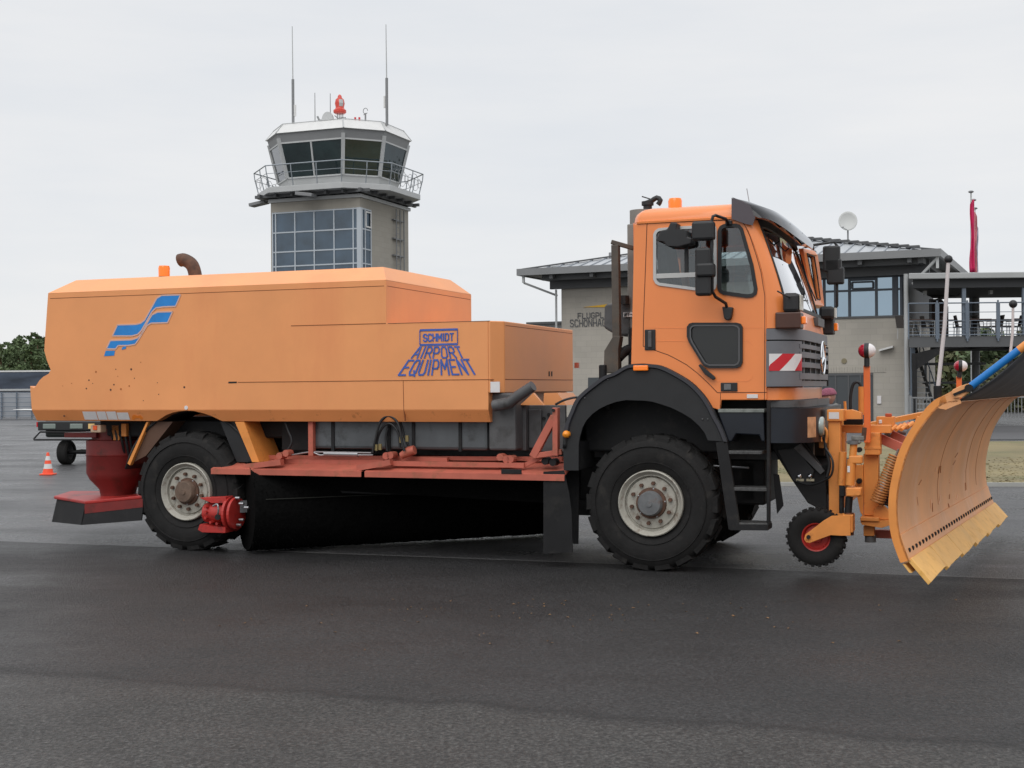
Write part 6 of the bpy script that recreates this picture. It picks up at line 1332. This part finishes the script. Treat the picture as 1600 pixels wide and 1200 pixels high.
# black mounting bracket below the bumper
mbk = MB(); 
for v in (.55, 1.75):
    P = sp_([(1206, 692), (1258, 692), (1290, 738), (1293, 802), (1262, 786), (1236, 748), (1206, 700)], .55); mbk.prism([V((p.x, v, p.z)) for p in P], (0, .05, 0))
mbk.bb((1.25, .6, .75), (1.62, 1.8, .95)); MK = mbk.build('mounting_bracket', BKM, PF0, bevel=.008)
splate('bracket_plate', [(1240, 700), (1251, 693), (1288, 736), (1282, 741)], .50, .04, CGY, MK)
splate('bracket_plate', [(1214, 703), (1244, 700), (1272, 735), (1268, 756), (1240, 752)], .52, .03, BK, MK, .004)
for px in (1249, 1265): c = S(px, 744, .50); MB().ball((c.x, .50, c.z), .025, 8).build('bracket_bolt', CHR, MK); sbox('bolt_label', px-5, 748, px+7, 752, .505, .01, mat('label_cream', (.45, .42, .30), .6), MK, 0)
MB().tube(bez([S(1290, 700, .4), S(1301, 720, .35), S(1299, 742, .35), S(1285, 752, .4), S(1265, 757, .45), S(1245, 752, .48)], 26), .010, 7).build('cable', BK, PF0, smooth=60)
MB().tube(bez([S(1283, 690, .4), S(1281, 672, .4), S(1287, 668, .4), S(1292, 676, .4), S(1290, 692, .42)], 16), .013, 7).build('hose_loop', PO, PF0, smooth=60)
MB().tube(bez([S(1289, 672, .42), S(1290, 700, .42), S(1296, 725, .42), S(1292, 745, .42)], 16), .016, 7).build('hydraulic_hose', BK, PF0, smooth=60)

# ================================================================== PERSON behind the plough mount
def skin(name, pts, edges, m, parent, root=0, lvl=2):
    me = bpy.data.meshes.new(name); me.from_pydata([p[:3] for p in pts], edges, []); me.materials.append(m)
    o = bpy.data.objects.new(name, me); COL.objects.link(o); o.parent = parent; sk = o.modifiers.new('skin', 'SKIN')
    for i, p in enumerate(pts): r = p[3]; me.skin_vertices[0].data[i].radius = (r, p[4] if len(p) > 4 else r)
    me.skin_vertices[0].data[root].use_root = True; s = o.modifiers.new('sub', 'SUBSURF'); s.levels = lvl; s.render_levels = lvl; sk.use_smooth_shade = True; return o
hp = at(1293.5, 607.5, 15.6); H = hp.z
PE = thing('person', 'person in a dusky pink knitted hat and dark jacket standing behind the plough mount', 'person', (hp.x, hp.y, 0), radians(-100))
# person faces local -Y; local rotation turns the face to the left of the photo
SKN = mat('skin', (.42, .22, .17), .55, var=.08, vscale=12); JK = mat('jacket_dark', (.03, .03, .035), .8, var=.2); TRS = mat('trousers_dark', (.02, .022, .03), .85)
k = H/1.74
def kk_(l): return [tuple(c*k for c in p) for p in l]
bd = kk_([(0, 0, .95, .15, .11), (0, .01, 1.15, .15, .11), (0, .01, 1.35, .17, .12), (0, 0, 1.46, .08, .07), (0, -.01, 1.53, .055, .06), (-.18, .01, 1.40, .07, .07), (-.25, .02, 1.12, .052, .05), (-.24, -.10, .90, .04, .04), (.18, .01, 1.40, .07, .07), (.25, .02, 1.12, .052, .05), (.24, -.10, .90, .04, .04), (-.10, 0, .88, .10, .10), (-.11, -.01, .50, .065, .07), (-.11, .02, .10, .045, .05), (-.12, -.12, .04, .045, .035), (.10, 0, .88, .10, .10), (.11, -.01, .50, .065, .07), (.11, .02, .10, .045, .05), (.12, -.12, .04, .045, .035)])
skin('body', bd, [(0, 1), (1, 2), (2, 3), (3, 4), (2, 5), (5, 6), (6, 7), (2, 8), (8, 9), (9, 10), (0, 11), (11, 12), (12, 13), (13, 14), (0, 15), (15, 16), (16, 17), (17, 18)], JK, PE)
hd = MB(); rows = []
for i in range(15):
    t = pi*i/14; z = -cos(t); r = sin(t); row = []
    for j in range(28):
        a = 2*pi*j/28; x = r*cos(a)*.076; y = r*sin(a)*.098
        if z < 0: x *= 1+z*.25; y = y*(1+z*.18)-.008*abs(z)
        if sin(a) < -.75 and -.35 < z < .12: y -= .016*max(0, 1-abs(cos(a))/.25)*(1-abs(z+.15)/.3 if abs(z+.15) < .3 else 0)
        if sin(a) < -.8 and -.62 < z < -.42: y -= .005
        row.append(V((x, y, 1.63+z*.115))*k)
    rows.append(row)
hd.grid(rows, True); HD = hd.build('head', SKN, PE, smooth=70)
for s in (-1, 1):
    MB().ball(V((s*.078, .01, 1.615))*k, .024*k, 8, (.4, .8, 1.3)).build('ear', SKN, HD, smooth=60); MB().ball(V((s*.03, -.088, 1.645))*k, .011*k, 8).build('eye', mat('eye_dark', (.03, .02, .02), .3), HD, smooth=60)
MB().ball(V((0, -.108, 1.617))*k, .016*k, 8, (.8, 1.1, 1.3)).build('nose', SKN, HD, smooth=60); MB().ball(V((0, -.094, 1.573))*k, .02*k, 8, (1.2, .4, .3)).build('mouth', mat('lips', (.30, .10, .09), .5), HD, smooth=60)
ht = MB(); rows = []
for i in range(12):
    t = i/11; z = 1.655+.098*sin(t*pi/2)*1.0; r = cos(t*pi/2)**.75; rows.append([V((max(r, .01)*(.086+.004*(i < 3))*cos(a), .004+max(r, .01)*(.106+.004*(i < 3))*sin(a), z+.012*sin(a)*(1-t)))*k for a in [2*pi*j/32 for j in range(32)]])
ht.grid(rows, True); ht.build('knitted_hat', mat('hat_pink', (.30, .10, .15), .95, var=.25, vscale=60, bump=1, bscale=150), PE, smooth=60, solid=.008)
for s in (-1, 1):
    c = V((s*.24, -.13, .84))*k; MB().ball(c, .04*k, 8, (.6, 1, 1.1)).build('hand', SKN, PE, smooth=60)
    for j in range(4): p = c+V((0, (-.028+.018*j)*k, -.03*k)); MB().tube([p, p+V((0, -.005, -.035))*k, p+V((-s*.008, .0, -.062))*k], [.009, .008, .006], 6).build('finger', SKN, PE)
    MB().tube([c+V((0, -.03, .01))*k, c+V((-s*.01, -.05, -.02))*k, c+V((-s*.012, -.052, -.04))*k], [.010, .009, .007], 6).build('thumb', SKN, PE)
MB().tube([V((-.12, -.06, 1.42))*k, V((-.08, .08, 1.49))*k, V((0, .10, 1.50))*k, V((.08, .08, 1.49))*k, V((.12, -.06, 1.42))*k], [.035, .05, .05, .05, .035], 10).build('hood_collar', mat('collar_grey', (.20, .20, .18), .9), PE, smooth=60)
